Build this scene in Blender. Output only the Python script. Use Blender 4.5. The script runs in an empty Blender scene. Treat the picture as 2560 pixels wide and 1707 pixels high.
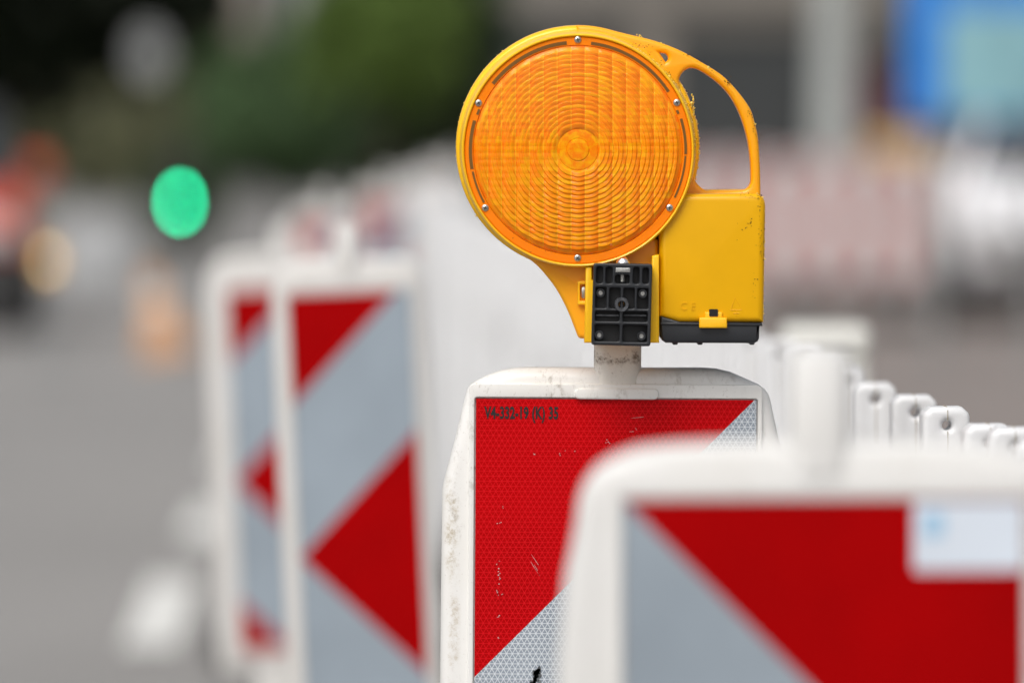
import bpy, bmesh, math, random
from mathutils import Vector, Matrix, Euler
R = math.radians
sc = bpy.context.scene
COL = sc.collection

# ------------------------------------------------------------------ camera, sky, sun, exposure
H = 1.40            # eye height of the photographer
D = 5.08            # distance to the sharp beacon
F = 2560 * 200 / 36.0
YH = 294.0          # horizon row in the photograph
cam_d = bpy.data.cameras.new('camera'); cam = bpy.data.objects.new('camera', cam_d); COL.objects.link(cam)
cam.location = (0, 0, H); cam.rotation_euler = (R(90), 0, 0)
cam_d.sensor_width = 36; cam_d.lens = 200; cam_d.shift_y = -(853.5 - YH) / 2560
cam_d.clip_start = 0.1; cam_d.clip_end = 3000
cam_d.dof.use_dof = True; cam_d.dof.focus_distance = D - 0.035; cam_d.dof.aperture_fstop = 2.85
cam_d.dof.aperture_ratio = 1.24
sc.camera = cam

w = bpy.data.worlds.new('World'); sc.world = w; w.use_nodes = True
nt = w.node_tree; nt.nodes.clear()
SUN_EL, SUN_ROT = 52, 205
sky = nt.nodes.new('ShaderNodeTexSky'); sky.sky_type = 'NISHITA'; sky.sun_disc = False
sky.sun_elevation = R(SUN_EL); sky.sun_rotation = R(SUN_ROT); sky.dust_density = 6; sky.ozone_density = 1.0; sky.air_density = 1.0
hs = nt.nodes.new('ShaderNodeHueSaturation'); hs.inputs['Saturation'].default_value = 0.30
bg = nt.nodes.new('ShaderNodeBackground'); bg.inputs['Strength'].default_value = 0.13
wo = nt.nodes.new('ShaderNodeOutputWorld')
nt.links.new(sky.outputs[0], hs.inputs['Color']); nt.links.new(hs.outputs[0], bg.inputs['Color']); nt.links.new(bg.outputs[0], wo.inputs[0])

sd = bpy.data.lights.new('sun', 'SUN'); sd.energy = 1.1; sd.angle = R(35); sd.color = (1.0, 0.96, 0.9)
sun = bpy.data.objects.new('sun', sd); COL.objects.link(sun)
az = R(SUN_ROT)     # sky rotation is measured from +Y towards +X
sdir = Vector((math.sin(az) * math.cos(R(SUN_EL)), math.cos(az) * math.cos(R(SUN_EL)), math.sin(R(SUN_EL))))
sun.rotation_euler = sdir.to_track_quat('Z', 'Y').to_euler()
sc.view_settings.view_transform = 'Standard'; sc.view_settings.look = 'None'
sc.view_settings.exposure = 0.12; sc.view_settings.gamma = 1.0
sc.render.engine = 'CYCLES'
sc.cycles.max_bounces = 10; sc.cycles.transmission_bounces = 8; sc.cycles.use_denoising = True
sc.cycles.sample_clamp_indirect = 6.0
sc.cycles.use_adaptive_sampling = False

# ------------------------------------------------------------------ helpers
def W(px, py, k):
    """world point seen at photo pixel (px, py) at depth k*D (used to measure where things stand)"""
    y = k * D
    return Vector(((px - 1280) / F * y, y, H - (py - YH) / F * y))

def tag(o, label, cat, group=None, kind=None):
    o['label'] = label; o['category'] = cat
    if group: o['group'] = group
    if kind: o['kind'] = kind
    return o

def thing(name, label, cat, loc=(0, 0, 0), rot=(0, 0, 0), group=None):
    o = bpy.data.objects.new(name, None); COL.objects.link(o)
    o.location = loc; o.rotation_euler = rot; o.empty_display_size = 0.1
    return tag(o, label, cat, group)

def link(name, me, mats, parent=None, smooth=35):
    if not isinstance(mats, (list, tuple)): mats = [mats]
    for m in mats: me.materials.append(m)
    if smooth:
        me.shade_smooth(); me.set_sharp_from_angle(angle=R(smooth))
    o = bpy.data.objects.new(name, me); COL.objects.link(o); o.parent = parent
    return o

def obj(name, bm, mats, parent=None, smooth=35):
    me = bpy.data.meshes.new(name); bm.to_mesh(me); bm.free()
    return link(name, me, mats, parent, smooth)

def structure(o):
    o['kind'] = 'structure'; return o

def box(bm, x0, x1, y0, y1, z0, z1, mi=0, bev=0.0, seg=2):
    v = [bm.verts.new(p) for p in ((x0,y0,z0),(x1,y0,z0),(x1,y1,z0),(x0,y1,z0),(x0,y0,z1),(x1,y0,z1),(x1,y1,z1),(x0,y1,z1))]
    fs = []
    for idx in ((0,3,2,1),(4,5,6,7),(0,1,5,4),(1,2,6,5),(2,3,7,6),(3,0,4,7)):
        f = bm.faces.new([v[i] for i in idx]); f.material_index = mi; fs.append(f)
    if bev > 0:
        es = list({e for f in fs for e in f.edges})
        bmesh.ops.bevel(bm, geom=es, offset=bev, segments=seg, affect='EDGES', profile=0.5)
    return v

def cyl(bm, p0, p1, r0, r1=None, n=16, mi=0, caps=True):
    if r1 is None: r1 = r0
    p0 = Vector(p0); p1 = Vector(p1); q = (p1 - p0).to_track_quat('Z', 'Y')
    a, b = [], []
    for i in range(n):
        d = q @ Vector((math.cos(2*math.pi*i/n), math.sin(2*math.pi*i/n), 0))
        a.append(bm.verts.new(p0 + d*r0)); b.append(bm.verts.new(p1 + d*r1))
    for i in range(n):
        j = (i+1) % n
        f = bm.faces.new((a[i], a[j], b[j], b[i])); f.material_index = mi
    if caps:
        f = bm.faces.new(a[::-1]); f.material_index = mi
        f = bm.faces.new(b); f.material_index = mi

def lathe(bm, prof, n=96, mi=0, axis_y=True):
    """prof: (r, y, cx, cz) rings revolved round the y axis; r=0 closes"""
    rings = []
    for r, y, cx, cz in prof:
        if r <= 1e-9: rings.append([bm.verts.new((cx, y, cz))])
        else: rings.append([bm.verts.new((cx + r*math.cos(2*math.pi*i/n), y, cz + r*math.sin(2*math.pi*i/n))) for i in range(n)])
    for a, b in zip(rings, rings[1:]):
        for i in range(n):
            j = (i+1) % n
            if len(a) == 1 and len(b) == 1: continue
            if len(a) == 1: vs = (a[0], b[j], b[i])
            elif len(b) == 1: vs = (a[i], a[j], b[0])
            else: vs = (a[i], a[j], b[j], b[i])
            f = bm.faces.new(vs); f.material_index = mi
    bmesh.ops.recalc_face_normals(bm, faces=bm.faces[:])

def smooth_path(pts, n=6):
    out = []
    for i in range(len(pts) - 1):
        p0 = pts[max(i-1, 0)]; p1 = pts[i]; p2 = pts[i+1]; p3 = pts[min(i+2, len(pts)-1)]
        for k in range(n):
            t = k / n
            out.append(tuple(0.5*((2*p1[c]) + (-p0[c]+p2[c])*t + (2*p0[c]-5*p1[c]+4*p2[c]-p3[c])*t*t + (-p0[c]+3*p1[c]-3*p2[c]+p3[c])*t**3) for c in (0, 1)))
    out.append(tuple(pts[-1]))
    return out

def rrect(x0, x1, z0, z1, r, n=5):
    """rounded rectangle outline; r may be one number or four (tl, tr, br, bl)"""
    if not isinstance(r, (list, tuple)): r = (r,)*4
    if z0 > z1: z0, z1 = z1, z0
    out = []
    for (cx, cz, rr, a0) in ((x1-r[1], z1-r[1], r[1], 90), (x1-r[2], z0+r[2], r[2], 0), (x0+r[3], z0+r[3], r[3], -90), (x0+r[0], z1-r[0], r[0], 180)):
        if rr <= 1e-9: out.append((cx, cz)); continue
        for i in range(n+1):
            a = R(a0 - 90*i/n); out.append((cx + rr*math.cos(a), cz + rr*math.sin(a)))
    return out

def plate_mesh(splines, y0, y1, bev=0.0, seg=2):
    """solid cut from 2D outlines (first the outside, then the holes), standing in the XZ plane from y0 to y1"""
    cu = bpy.data.curves.new('tmp', 'CURVE'); cu.dimensions = '2D'; cu.fill_mode = 'BOTH'
    cu.extrude = (y1 - y0) / 2 - bev; cu.bevel_depth = bev; cu.bevel_resolution = seg; cu.offset = -bev
    for pts in splines:
        sp = cu.splines.new('POLY'); sp.points.add(len(pts) - 1)
        for q, p in zip(sp.points, pts): q.co = (p[0], p[1], 0, 1)
        sp.use_cyclic_u = True
    o = bpy.data.objects.new('tmp', cu); COL.objects.link(o)
    dg = bpy.context.evaluated_depsgraph_get()
    me = bpy.data.meshes.new_from_object(o.evaluated_get(dg))
    bpy.data.objects.remove(o); bpy.data.curves.remove(cu)
    me.transform(Matrix.Translation((0, (y0+y1)/2, 0)) @ Matrix.Rotation(R(90), 4, 'X'))
    me.materials.clear()
    bm = bmesh.new(); bm.from_mesh(me); bmesh.ops.remove_doubles(bm, verts=bm.verts[:], dist=1e-6)
    bm.to_mesh(me); bm.free()
    return me

def plate(bm, splines, y0, y1, bev=0.0, seg=2, mi=0):
    me = plate_mesh(splines, y0, y1, bev, seg)
    n0 = len(bm.faces); bm.from_mesh(me); bm.faces.ensure_lookup_table()
    for f in bm.faces[n0:]: f.material_index = mi
    bpy.data.meshes.remove(me)

def text_mesh(bm, s, x, z, size, y0, y1, xs=1.0, mi=0, shear=0.0, bold=0.0):
    cu = bpy.data.curves.new('tmp', 'FONT'); cu.body = s; cu.size = size; cu.extrude = (y1-y0)/2; cu.shear = shear; cu.offset = bold*size*1.0; cu.space_character = 1.05
    o = bpy.data.objects.new('tmp', cu); COL.objects.link(o)
    dg = bpy.context.evaluated_depsgraph_get()
    me = bpy.data.meshes.new_from_object(o.evaluated_get(dg)); bpy.data.objects.remove(o); bpy.data.curves.remove(cu)
    me.transform(Matrix.Translation((x, (y0+y1)/2, z)) @ Matrix.Rotation(R(90), 4, 'X') @ Matrix.Diagonal((xs, 1, 1, 1)))
    n0 = len(bm.faces); bm.from_mesh(me); bm.faces.ensure_lookup_table()
    for f in bm.faces[n0:]: f.material_index = mi
    bpy.data.meshes.remove(me)

def clip_poly(poly, a, b, c):
    """keep the side a*x + b*z + c >= 0"""
    out = []
    for i in range(len(poly)):
        p, q = poly[i], poly[(i+1) % len(poly)]
        dp, dq = a*p[0]+b*p[1]+c, a*q[0]+b*q[1]+c
        if dp >= 0: out.append(p)
        if (dp > 0 and dq < 0) or (dp < 0 and dq > 0):
            t = dp/(dp-dq); out.append((p[0]+(q[0]-p[0])*t, p[1]+(q[1]-p[1])*t))
    return out

# ------------------------------------------------------------------ materials
class NT:
    def __init__(s, name):
        s.m = bpy.data.materials.new(name); s.m.use_nodes = True; s.t = s.m.node_tree
        s.b = s.t.nodes['Principled BSDF']; s.out = s.t.nodes['Material Output']
    def n(s, typ, **kw):
        x = s.t.nodes.new(typ)
        for k, v in kw.items(): setattr(x, k, v)
        return x
    def set(s, sock, v):
        if hasattr(v, 'is_linked') or hasattr(v, 'links'): s.t.links.new(v, sock)
        else: sock.default_value = v
    def math(s, op, a, b=None, c=None):
        x = s.n('ShaderNodeMath', operation=op); s.set(x.inputs[0], a)
        if b is not None: s.set(x.inputs[1], b)
        if c is not None: s.set(x.inputs[2], c)
        return x.outputs[0]
    def mix(s, f, a, b):
        x = s.n('ShaderNodeMix', data_type='RGBA'); s.set(x.inputs[0], f)
        s.set(x.inputs[6], a if not isinstance(a, tuple) else (*a[:3], 1)); s.set(x.inputs[7], b if not isinstance(b, tuple) else (*b[:3], 1))
        return x.outputs[2]
    def coord(s, kind='Object', scale=None):
        c = s.n('ShaderNodeTexCoord').outputs[kind]
        if scale:
            mp = s.n('ShaderNodeMapping'); s.t.links.new(c, mp.inputs[0]); mp.inputs['Scale'].default_value = scale; return mp.outputs[0]
        return c
    def noise(s, co, scale, detail=4, rough=0.6):
        x = s.n('ShaderNodeTexNoise'); s.t.links.new(co, x.inputs['Vector']); x.inputs['Scale'].default_value = scale
        x.inputs['Detail'].default_value = detail; x.inputs['Roughness'].default_value = rough
        return x.outputs[0]
    def ramp(s, v, lo, hi):
        x = s.n('ShaderNodeMapRange', interpolation_type='SMOOTHSTEP'); s.set(x.inputs[0], v)
        x.inputs[1].default_value = lo; x.inputs[2].default_value = hi; return x.outputs[0]
    def bump(s, h, strength=0.3, dist=0.002):
        x = s.n('ShaderNodeBump'); s.t.links.new(h, x.inputs['Height']); x.inputs['Strength'].default_value = strength
        x.inputs['Distance'].default_value = dist; s.t.links.new(x.outputs[0], s.b.inputs['Normal'])
    def base(s, v, rough=None, spec=None, metal=None):
        s.set(s.b.inputs['Base Color'], (*v[:3], 1) if isinstance(v, tuple) else v)
        if rough is not None: s.set(s.b.inputs['Roughness'], rough)
        if spec is not None: s.b.inputs['Specular IOR Level'].default_value = spec
        if metal is not None: s.b.inputs['Metallic'].default_value = metal
        return s.m

def plain(name, col, rough=0.5, metal=0.0, var=0.12, scale=6.0, spec=0.5):
    k = NT(name); n = k.noise(k.coord(), scale, 5)
    f = k.ramp(n, 0.3, 0.7)
    dark = tuple(c*(1-var) for c in col); lite = tuple(min(1, c*(1+var)) for c in col)
    return k.base(k.mix(f, dark, lite), rough, spec, metal)

def mat_white_plastic(name, col, dirt=0.6, dirt_col=(0.20, 0.15, 0.10)):
    k = NT(name); co = k.coord()
    soft = k.ramp(k.noise(co, 9, 5), 0.35, 0.75)
    fine = k.ramp(k.noise(k.coord(scale=(1, 1, 0.55)), 150, 6, 0.75), 0.50, 0.66)
    patch = k.ramp(k.noise(k.coord(scale=(1.4, 1, 0.30)), 18, 4), 0.47, 0.68)
    spots = k.ramp(k.noise(co, 380, 3, 0.6), 0.635, 0.70)
    d = k.math('MULTIPLY', k.math('MULTIPLY', fine, patch), dirt)
    d2 = k.math('MULTIPLY', k.math('ADD', d, k.math('MULTIPLY', spots, 0.35*dirt)), 1.0)
    c0 = k.mix(k.math('MULTIPLY', soft, 0.5), col, tuple(c*0.93*t for c, t in zip(col, (1, .985, .95))))
    c1 = k.mix(k.math('MINIMUM', d2, 0.9), c0, dirt_col)
    k.bump(k.noise(co, 60, 5), 0.08, 0.002)
    return k.base(c1, k.math('MULTIPLY_ADD', patch, 0.2, 0.33), 0.5)

def mat_sheet(name, col, line, amount=1.0, side=0.0052):
    """prismatic sheeting: a triangle grid of fine seams, object coordinates in the XZ plane"""
    k = NT(name); co = k.coord(); sp = k.n('ShaderNodeSeparateXYZ'); k.t.links.new(co, sp.inputs[0])
    h = side*math.sqrt(3)/2; tot = None
    for a in (0, 60, 120):
        d = k.math('ADD', k.math('MULTIPLY', sp.outputs[0], math.sin(R(a))/h), k.math('MULTIPLY', sp.outputs[2], math.cos(R(a))/h))
        d = k.math('ADD', d, 1000.0)
        fr = k.math('ABSOLUTE', k.math('SUBTRACT', k.math('FRACT', d), 0.5))
        l = k.ramp(fr, 0.405, 0.455)
        tot = l if tot is None else k.math('MAXIMUM', tot, l)
    n = k.ramp(k.noise(co, 7, 3), 0.3, 0.7)
    c0 = k.mix(n, tuple(c*0.9 for c in col), tuple(min(1, c*1.08) for c in col))
    c = k.mix(k.math('MULTIPLY', tot, amount), c0, line)
    return k.base(c, 0.3, 0.10)

def mat_plastic(name, col, rough=0.35, sss=0.0, var=0.06, fleck=0.0, spec=0.45):
    k = NT(name); co = k.coord(); n = k.ramp(k.noise(co, 14, 4), 0.3, 0.7)
    c = k.mix(n, tuple(x*(1-var) for x in col), col)
    if fleck:
        s = k.math('MULTIPLY', k.ramp(k.noise(co, 300, 4, .65), 0.69, 0.74), fleck)
        c = k.mix(s, c, (0.12, 0.05, 0.01))
    k.bump(k.noise(co, 160, 4), 0.05, 0.001)
    if sss:
        k.b.inputs['Subsurface Weight'].default_value = sss; k.b.inputs['Subsurface Radius'].default_value = (0.012, 0.006, 0.001)
        k.b.inputs['Subsurface Scale'].default_value = 1.0
    return k.base(c, rough, spec)

def mat_amber():
    """clear amber plastic; glints and shading of the prism cells are put into the colour"""
    k = NT('amber_lens'); co = k.coord(); sp = k.n('ShaderNodeSeparateXYZ')
    cx, cz = LENS_C; x0 = k.n('ShaderNodeVectorMath', operation='SUBTRACT'); k.t.links.new(co, x0.inputs[0]); x0.inputs[1].default_value = (cx, 0, cz)
    k.t.links.new(x0.outputs[0], sp.inputs[0]); X, Z_ = sp.outputs[0], sp.outputs[2]
    r = k.math('SQRT', k.math('ADD', k.math('MULTIPLY', X, X), k.math('MULTIPLY', Z_, Z_)))
    col = k.math('FLOOR', k.math('ADD', k.math('DIVIDE', X, 34.2*S), 100.5))
    u = k.math('SUBTRACT', k.math('MULTIPLY', k.math('FRACT', k.math('ADD', k.math('DIVIDE', X, 34.2*S), 100.5)), 2), 1)
    rr = k.math('SUBTRACT', r, k.math('MULTIPLY', k.math('SUBTRACT', 1, k.math('MULTIPLY', u, u)), 1.6*S))
    fr = k.math('DIVIDE', k.math('SUBTRACT', rr, 55*S), 11.4*S); row = k.math('FLOOR', k.math('ADD', fr, 100))
    cv = k.n('ShaderNodeCombineXYZ'); k.t.links.new(col, cv.inputs[0]); k.t.links.new(row, cv.inputs[1])
    ang = k.math('FLOOR', k.math('DIVIDE', Z_, 17.1*S)); k.t.links.new(ang, cv.inputs[2])
    wn = k.n('ShaderNodeTexWhiteNoise'); k.t.links.new(cv.outputs[0], wn.inputs['Vector'])
    big = k.ramp(k.noise(co, 26, 3), 0.35, 0.65)
    field = k.math('MULTIPLY', k.ramp(r, 52*S, 54*S), k.math('SUBTRACT', 1, k.ramp(r, 250*S, 254*S)))
    thick = k.math('FRACT', k.math('ADD', fr, 100.2))  # brightness ramp across each ring, standing in for prism glint
    v = k.math('ADD', k.math('MULTIPLY', k.math('POWER', wn.outputs[0], 2.2), 0.50), k.math('ADD', k.math('MULTIPLY_ADD', big, 0.10, 0.10), k.math('MULTIPLY', k.math('MULTIPLY', thick, field), 0.30)))
    hub = k.math('SUBTRACT', 1, k.ramp(r, 52*S, 54*S)); v = k.math('ADD', v, k.math('MULTIPLY', hub, k.math('MULTIPLY', k.ramp(k.noise(co, 190, 4, .7), .42, .62), .55)))
    cb = k.n('ShaderNodeCombineXYZ'); k.set(cb.inputs[0], k.math('FLOOR', k.math('DIVIDE', X, 17.1*S))); k.set(cb.inputs[1], ang)
    wb = k.n('ShaderNodeTexWhiteNoise'); k.t.links.new(cb.outputs[0], wb.inputs['Vector'])
    v = k.math('ADD', v, k.math('MULTIPLY', k.math('SUBTRACT', wb.outputs[0], .5), 0.08)); v = k.math('SUBTRACT', v, k.math('MULTIPLY', k.math('MULTIPLY', k.math('MULTIPLY', u, k.math('SIGN', X)), field), 0.16)); v = k.math('MAXIMUM', 0, k.math('MINIMUM', 1, v))  # darker wedge in each column: prism shading painted into the colour
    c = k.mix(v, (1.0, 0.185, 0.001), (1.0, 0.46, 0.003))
    edge = k.ramp(k.math('ABSOLUTE', u), 0.90, 0.97)                     # glint line painted between two columns
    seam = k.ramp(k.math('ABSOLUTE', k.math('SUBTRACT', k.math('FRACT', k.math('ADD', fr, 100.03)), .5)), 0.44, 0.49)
    c = k.mix(k.math('MULTIPLY', k.math('MULTIPLY', k.math('MAXIMUM', k.math('MULTIPLY', edge, .9), seam), field), 0.55), c, (1.0, 0.62, 0.03))  # yellow glints painted along the rings and column edges
    k.b.inputs['Transmission Weight'].default_value = 0.10; k.b.inputs['IOR'].default_value = 1.45
    k.b.inputs['Subsurface Weight'].default_value = 0.25; k.b.inputs['Subsurface Radius'].default_value = (0.004, 0.0015, 0.0002); k.b.inputs['Subsurface Scale'].default_value = 1.0
    # clear outer skin: a smooth dome over the moulded prisms
    cn = k.n('ShaderNodeCombineXYZ'); k.set(cn.inputs[0], k.math('MULTIPLY', X, 2.6)); cn.inputs[1].default_value = -1; k.set(cn.inputs[2], k.math('MULTIPLY', Z_, 2.6))
    nn = k.n('ShaderNodeVectorMath', operation='NORMALIZE'); k.t.links.new(cn.outputs[0], nn.inputs[0]); k.t.links.new(nn.outputs[0], k.b.inputs['Coat Normal'])
    k.b.inputs['Coat Weight'].default_value = 0.3; k.b.inputs['Coat Roughness'].default_value = 0.06; k.b.inputs['Coat IOR'].default_value = 1.5
    return k.base(c, 0.12, 0.14)

def mat_glass(name, col, rough=0.05):
    k = NT(name)
    return k.base(col, rough, 0.6, 0.0)

def mat_emit(name, col, strength):
    k = NT(name); k.base(col, 0.3); k.b.inputs['Emission Color'].default_value = (*col, 1); k.b.inputs['Emission Strength'].default_value = strength
    return k.m

def mat_asphalt(name, col, grain=0.25):
    k = NT(name); co = k.coord()
    a = k.ramp(k.noise(co, 140, 6, .7), 0.3, 0.7); b = k.ramp(k.noise(co, 0.5, 5), 0.35, 0.65)
    c = k.mix(a, tuple(x*(1-grain) for x in col), tuple(x*(1+grain) for x in col))
    c = k.mix(k.math('MULTIPLY', b, 0.35), c, tuple(x*0.72 for x in col))
    k.bump(k.noise(co, 180, 6), 0.4, 0.004)
    return k.base(c, 0.85, 0.3)

def mat_paving(name, col):
    k = NT(name); co = k.coord()
    br = k.n('ShaderNodeTexBrick'); k.t.links.new(co, br.inputs['Vector']); br.inputs['Scale'].default_value = 4.0
    br.inputs['Color1'].default_value = (*col, 1); br.inputs['Color2'].default_value = (*[c*0.86 for c in col], 1); br.inputs['Mortar'].default_value = (*[c*0.5 for c in col], 1)
    br.inputs['Mortar Size'].default_value = 0.012
    n = k.ramp(k.noise(co, 1.2, 5), 0.3, 0.7)
    return k.base(k.mix(k.math('MULTIPLY', n, 0.3), br.outputs[0], tuple(c*0.75 for c in col)), 0.8, 0.3)

def mat_leaf(name, col, var=0.5):
    k = NT(name); g = k.n('ShaderNodeNewGeometry').outputs['Random Per Island']
    c = k.mix(g, tuple(x*(1-var) for x in col), tuple(x*(1+var) for x in col))
    k.base(c, 0.55, 0.3); tr = k.n('ShaderNodeBsdfTranslucent'); k.t.links.new(c, tr.inputs[0])
    mx = k.n('ShaderNodeMixShader'); mx.inputs[0].default_value = 0.5
    k.t.links.new(k.b.outputs[0], mx.inputs[1]); k.t.links.new(tr.outputs[0], mx.inputs[2]); k.t.links.new(mx.outputs[0], k.out.inputs[0])
    return k.m

S = D / F           # metres per photo pixel at the sharp distance
LENS_C = ((1445-1280)*S*(D-.074)/D - (1557-1280)*S, -(375-YH)*S*(D-.074)/D + (865-YH)*S)
M = {}
M['beacon_white'] = mat_white_plastic('beacon_white', (0.80, 0.795, 0.775), 0.6)
M['beacon_white_clean'] = mat_white_plastic('beacon_white_clean', (0.70, 0.70, 0.69), 0.2)
M['beacon_white_shaded'] = mat_white_plastic('beacon_white_shaded', (0.64, 0.63, 0.615), 0.3)  # shade on the arrow beacons put into a darker white
M['fence_white'] = mat_white_plastic('fence_white', (0.71, 0.72, 0.735), 0.10)
M['red_sheet'] = mat_sheet('red_sheet', (0.41, 0.0, 0.001), (0.70, 0.008, 0.014), 0.75)
M['silver_sheet'] = mat_sheet('silver_sheet', (0.27, 0.31, 0.36), (0.66, 0.70, 0.74), 0.95)
M['red_flat'] = plain('red_reflective', (0.32, 0.0, 0.0008), 0.4, var=.13, scale=4, spec=.05)
M['silver_flat'] = plain('silver_reflective', (0.285, 0.335, 0.385), 0.3, var=.10, scale=4, spec=.2)
M['ink'] = plain('black_ink', (0.012, 0.010, 0.010), 0.5)
M['scratch'] = plain('scratched_white', (0.52, 0.36, 0.36), 0.6)
M['skid'] = plain('dark_scuff', (0.12, 0.13, 0.14), 0.7, var=.5, scale=200)
def add_band(m, z0, half, dirt_col, flank=None):
    """grime rubbed in where the lamp's clamp has slid on the neck"""
    k = NT.__new__(NT); k.m = m; k.t = m.node_tree; k.b = k.t.nodes['Principled BSDF']
    src = k.b.inputs['Base Color'].links[0].from_socket; co = k.coord(); sp = k.n('ShaderNodeSeparateXYZ'); k.t.links.new(co, sp.inputs[0])
    d = k.math('ABSOLUTE', k.math('SUBTRACT', sp.outputs[2], z0)); band = k.math('SUBTRACT', 1, k.ramp(d, half*.25, half))
    if flank is not None:
        dx = k.math('ABSOLUTE', k.math('SUBTRACT', sp.outputs[0], flank[0])); band = k.math('MULTIPLY', band, k.math('SUBTRACT', 1, k.ramp(dx, flank[1]*.2, flank[1])))
    a = k.ramp(k.noise(co, 75, 5, .7), 0.42, 0.60); b = k.ramp(k.noise(co, 330, 4, .7), 0.40, 0.62)
    f = k.math('MULTIPLY', k.math('MULTIPLY', band, k.math('MULTIPLY_ADD', b, .75, .25)), k.math('MULTIPLY', a, .9))
    k.set(k.b.inputs['Base Color'], k.mix(f, src, dirt_col)); return m
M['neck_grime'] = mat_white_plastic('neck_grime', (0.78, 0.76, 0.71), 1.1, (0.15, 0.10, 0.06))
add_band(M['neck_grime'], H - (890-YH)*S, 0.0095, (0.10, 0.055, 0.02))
add_band(M['beacon_white'], H - (1310-YH)*S, 0.060, (0.44, 0.37, 0.26), (-0.1455, 0.009))
add_band(M['beacon_white'], H - (1560-YH)*S, 0.075, (0.55, 0.49, 0.40), (-0.1430, 0.007))
M['rubber'] = plain('black_rubber', (0.02, 0.02, 0.02), 0.8)
M['orange_plastic'] = mat_plastic('orange_plastic', (0.97, 0.41, 0.005), 0.33, 0.25)
M['rim_plastic'] = mat_plastic('rim_plastic', (1.0, 0.55, 0.010), 0.24, 0.1)
M['box_plastic'] = mat_plastic('box_plastic', (0.80, 0.415, 0.0), 0.34, 0.0, spec=.3)
M['tab_plastic'] = mat_plastic('tab_plastic', (0.98, 0.50, 0.008), 0.3, 0.2)
M['flash_plastic'] = mat_plastic('rough_yellow_plastic', (0.90, 0.62, 0.12), 0.6, 0.3)
M['dirt'] = plain('dark_dirt', (0.05, 0.025, 0.006), 0.9, var=.5, scale=300)
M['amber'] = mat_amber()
M['amber_flange'] = mat_plastic('amber_flange', (1.0, 0.24, 0.002), 0.12, 0.15, fleck=0.15)
M['olive'] = plain('olive_seal', (0.17, 0.075, 0.004), 0.4)
M['reflector'] = plain('reflector_bowl', (0.95, 0.90, 0.75), 0.25, metal=0.0)
M['black_plastic'] = mat_plastic('black_plastic', (0.020, 0.022, 0.026), 0.36, 0, 0.25)
M['black_deep'] = mat_plastic('black_recess', (0.006, 0.006, 0.007), 0.5)
M['black_worn'] = plain('worn_black', (0.055, 0.058, 0.065), 0.45, var=.5, scale=180)
M['steel'] = plain('zinc_steel', (0.58, 0.58, 0.56), 0.3, metal=1.0, var=.15, scale=300)
M['chrome'] = plain('chrome', (0.9, 0.9, 0.9), 0.22, metal=1.0, var=.03)
M['steel_dark'] = plain('screw_slot', (0.03, 0.025, 0.02), 0.5)

# ------------------------------------------------------------------ ground
def sheet(name, pts, z, m, kind='structure'):
    bm = bmesh.new(); bm.faces.new([bm.verts.new((x, y, z)) for x, y in pts]); bmesh.ops.recalc_face_normals(bm, faces=bm.faces[:])
    if bm.faces[:][0].normal.z < 0: bmesh.ops.reverse_faces(bm, faces=bm.faces[:])
    o = obj(name, bm, m, None, 0); o['kind'] = kind; return o

M['asphalt'] = mat_asphalt('asphalt', (0.265, 0.258, 0.25))
M['asphalt_old'] = mat_asphalt('asphalt_site', (0.235, 0.205, 0.19))
M['pave'] = mat_paving('paving', (0.24, 0.21, 0.19))
M['earth'] = mat_asphalt('ground_soil', (0.13, 0.12, 0.10))
M['marking'] = mat_white_plastic('road_paint', (0.78, 0.78, 0.75), 0.3)
M['kerbstone'] = plain('kerbstone', (0.30, 0.29, 0.28), 0.8)
sheet('ground', [(-900, -200), (900, -200), (900, 1800), (-900, 1800)], -0.012, M['earth'])
sheet('road', [(-14, -60), (0.35, -60), (0.35, 260), (-14, 260)], -0.006, M['asphalt'])
sheet('construction_lane', [(0.35, -60), (9, -60), (9, 260), (0.35, 260)], -0.004, M['asphalt_old'])
bm = bmesh.new(); box(bm, 9.0, 26, -60, 260, -0.01, 0.12); structure(obj('pavement', bm, M['pave'], None, 0))
bm = bmesh.new(); box(bm, 8.85, 8.998, -60, 260, -0.01, 0.125, bev=.02); structure(obj('kerb', bm, M['kerbstone'], None))
bm = bmesh.new(); box(bm, -30, -14.15, -60, 260, -0.01, 0.12); structure(obj('pavement', bm, M['pave'], None, 0))
bm = bmesh.new(); box(bm, -14.148, -14.0, -60, 260, -0.01, 0.125, bev=.02); structure(obj('kerb', bm, M['kerbstone'], None))
bm = bmesh.new()
def dash(px0, py0, px1, py1, wd=0.14):
    def g(px, py):
        y = H*F/(py-YH); return Vector(((px-1280)/F*y, y, 0.003))
    a, b = g(px0, py0), g(px1, py1); d = (b-a).normalized(); n = Vector((-d.y, d.x, 0))*wd/2
    vs = [bm.verts.new(p) for p in (a+n, a-n, b-n, b+n)]
    f = bm.faces.new(vs)
    if f.normal.z < 0: f.normal_flip()
    f.normal_update()
dash(372, 1618, 432, 1450, 0.15); dash(498, 1345, 530, 1275, 0.15); dash(566, 1180, 590, 1120, .15)
bmesh.ops.recalc_face_normals(bm, faces=bm.faces[:])
structure(obj('lane_marking', bm, M['marking'], None, 0))

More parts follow.
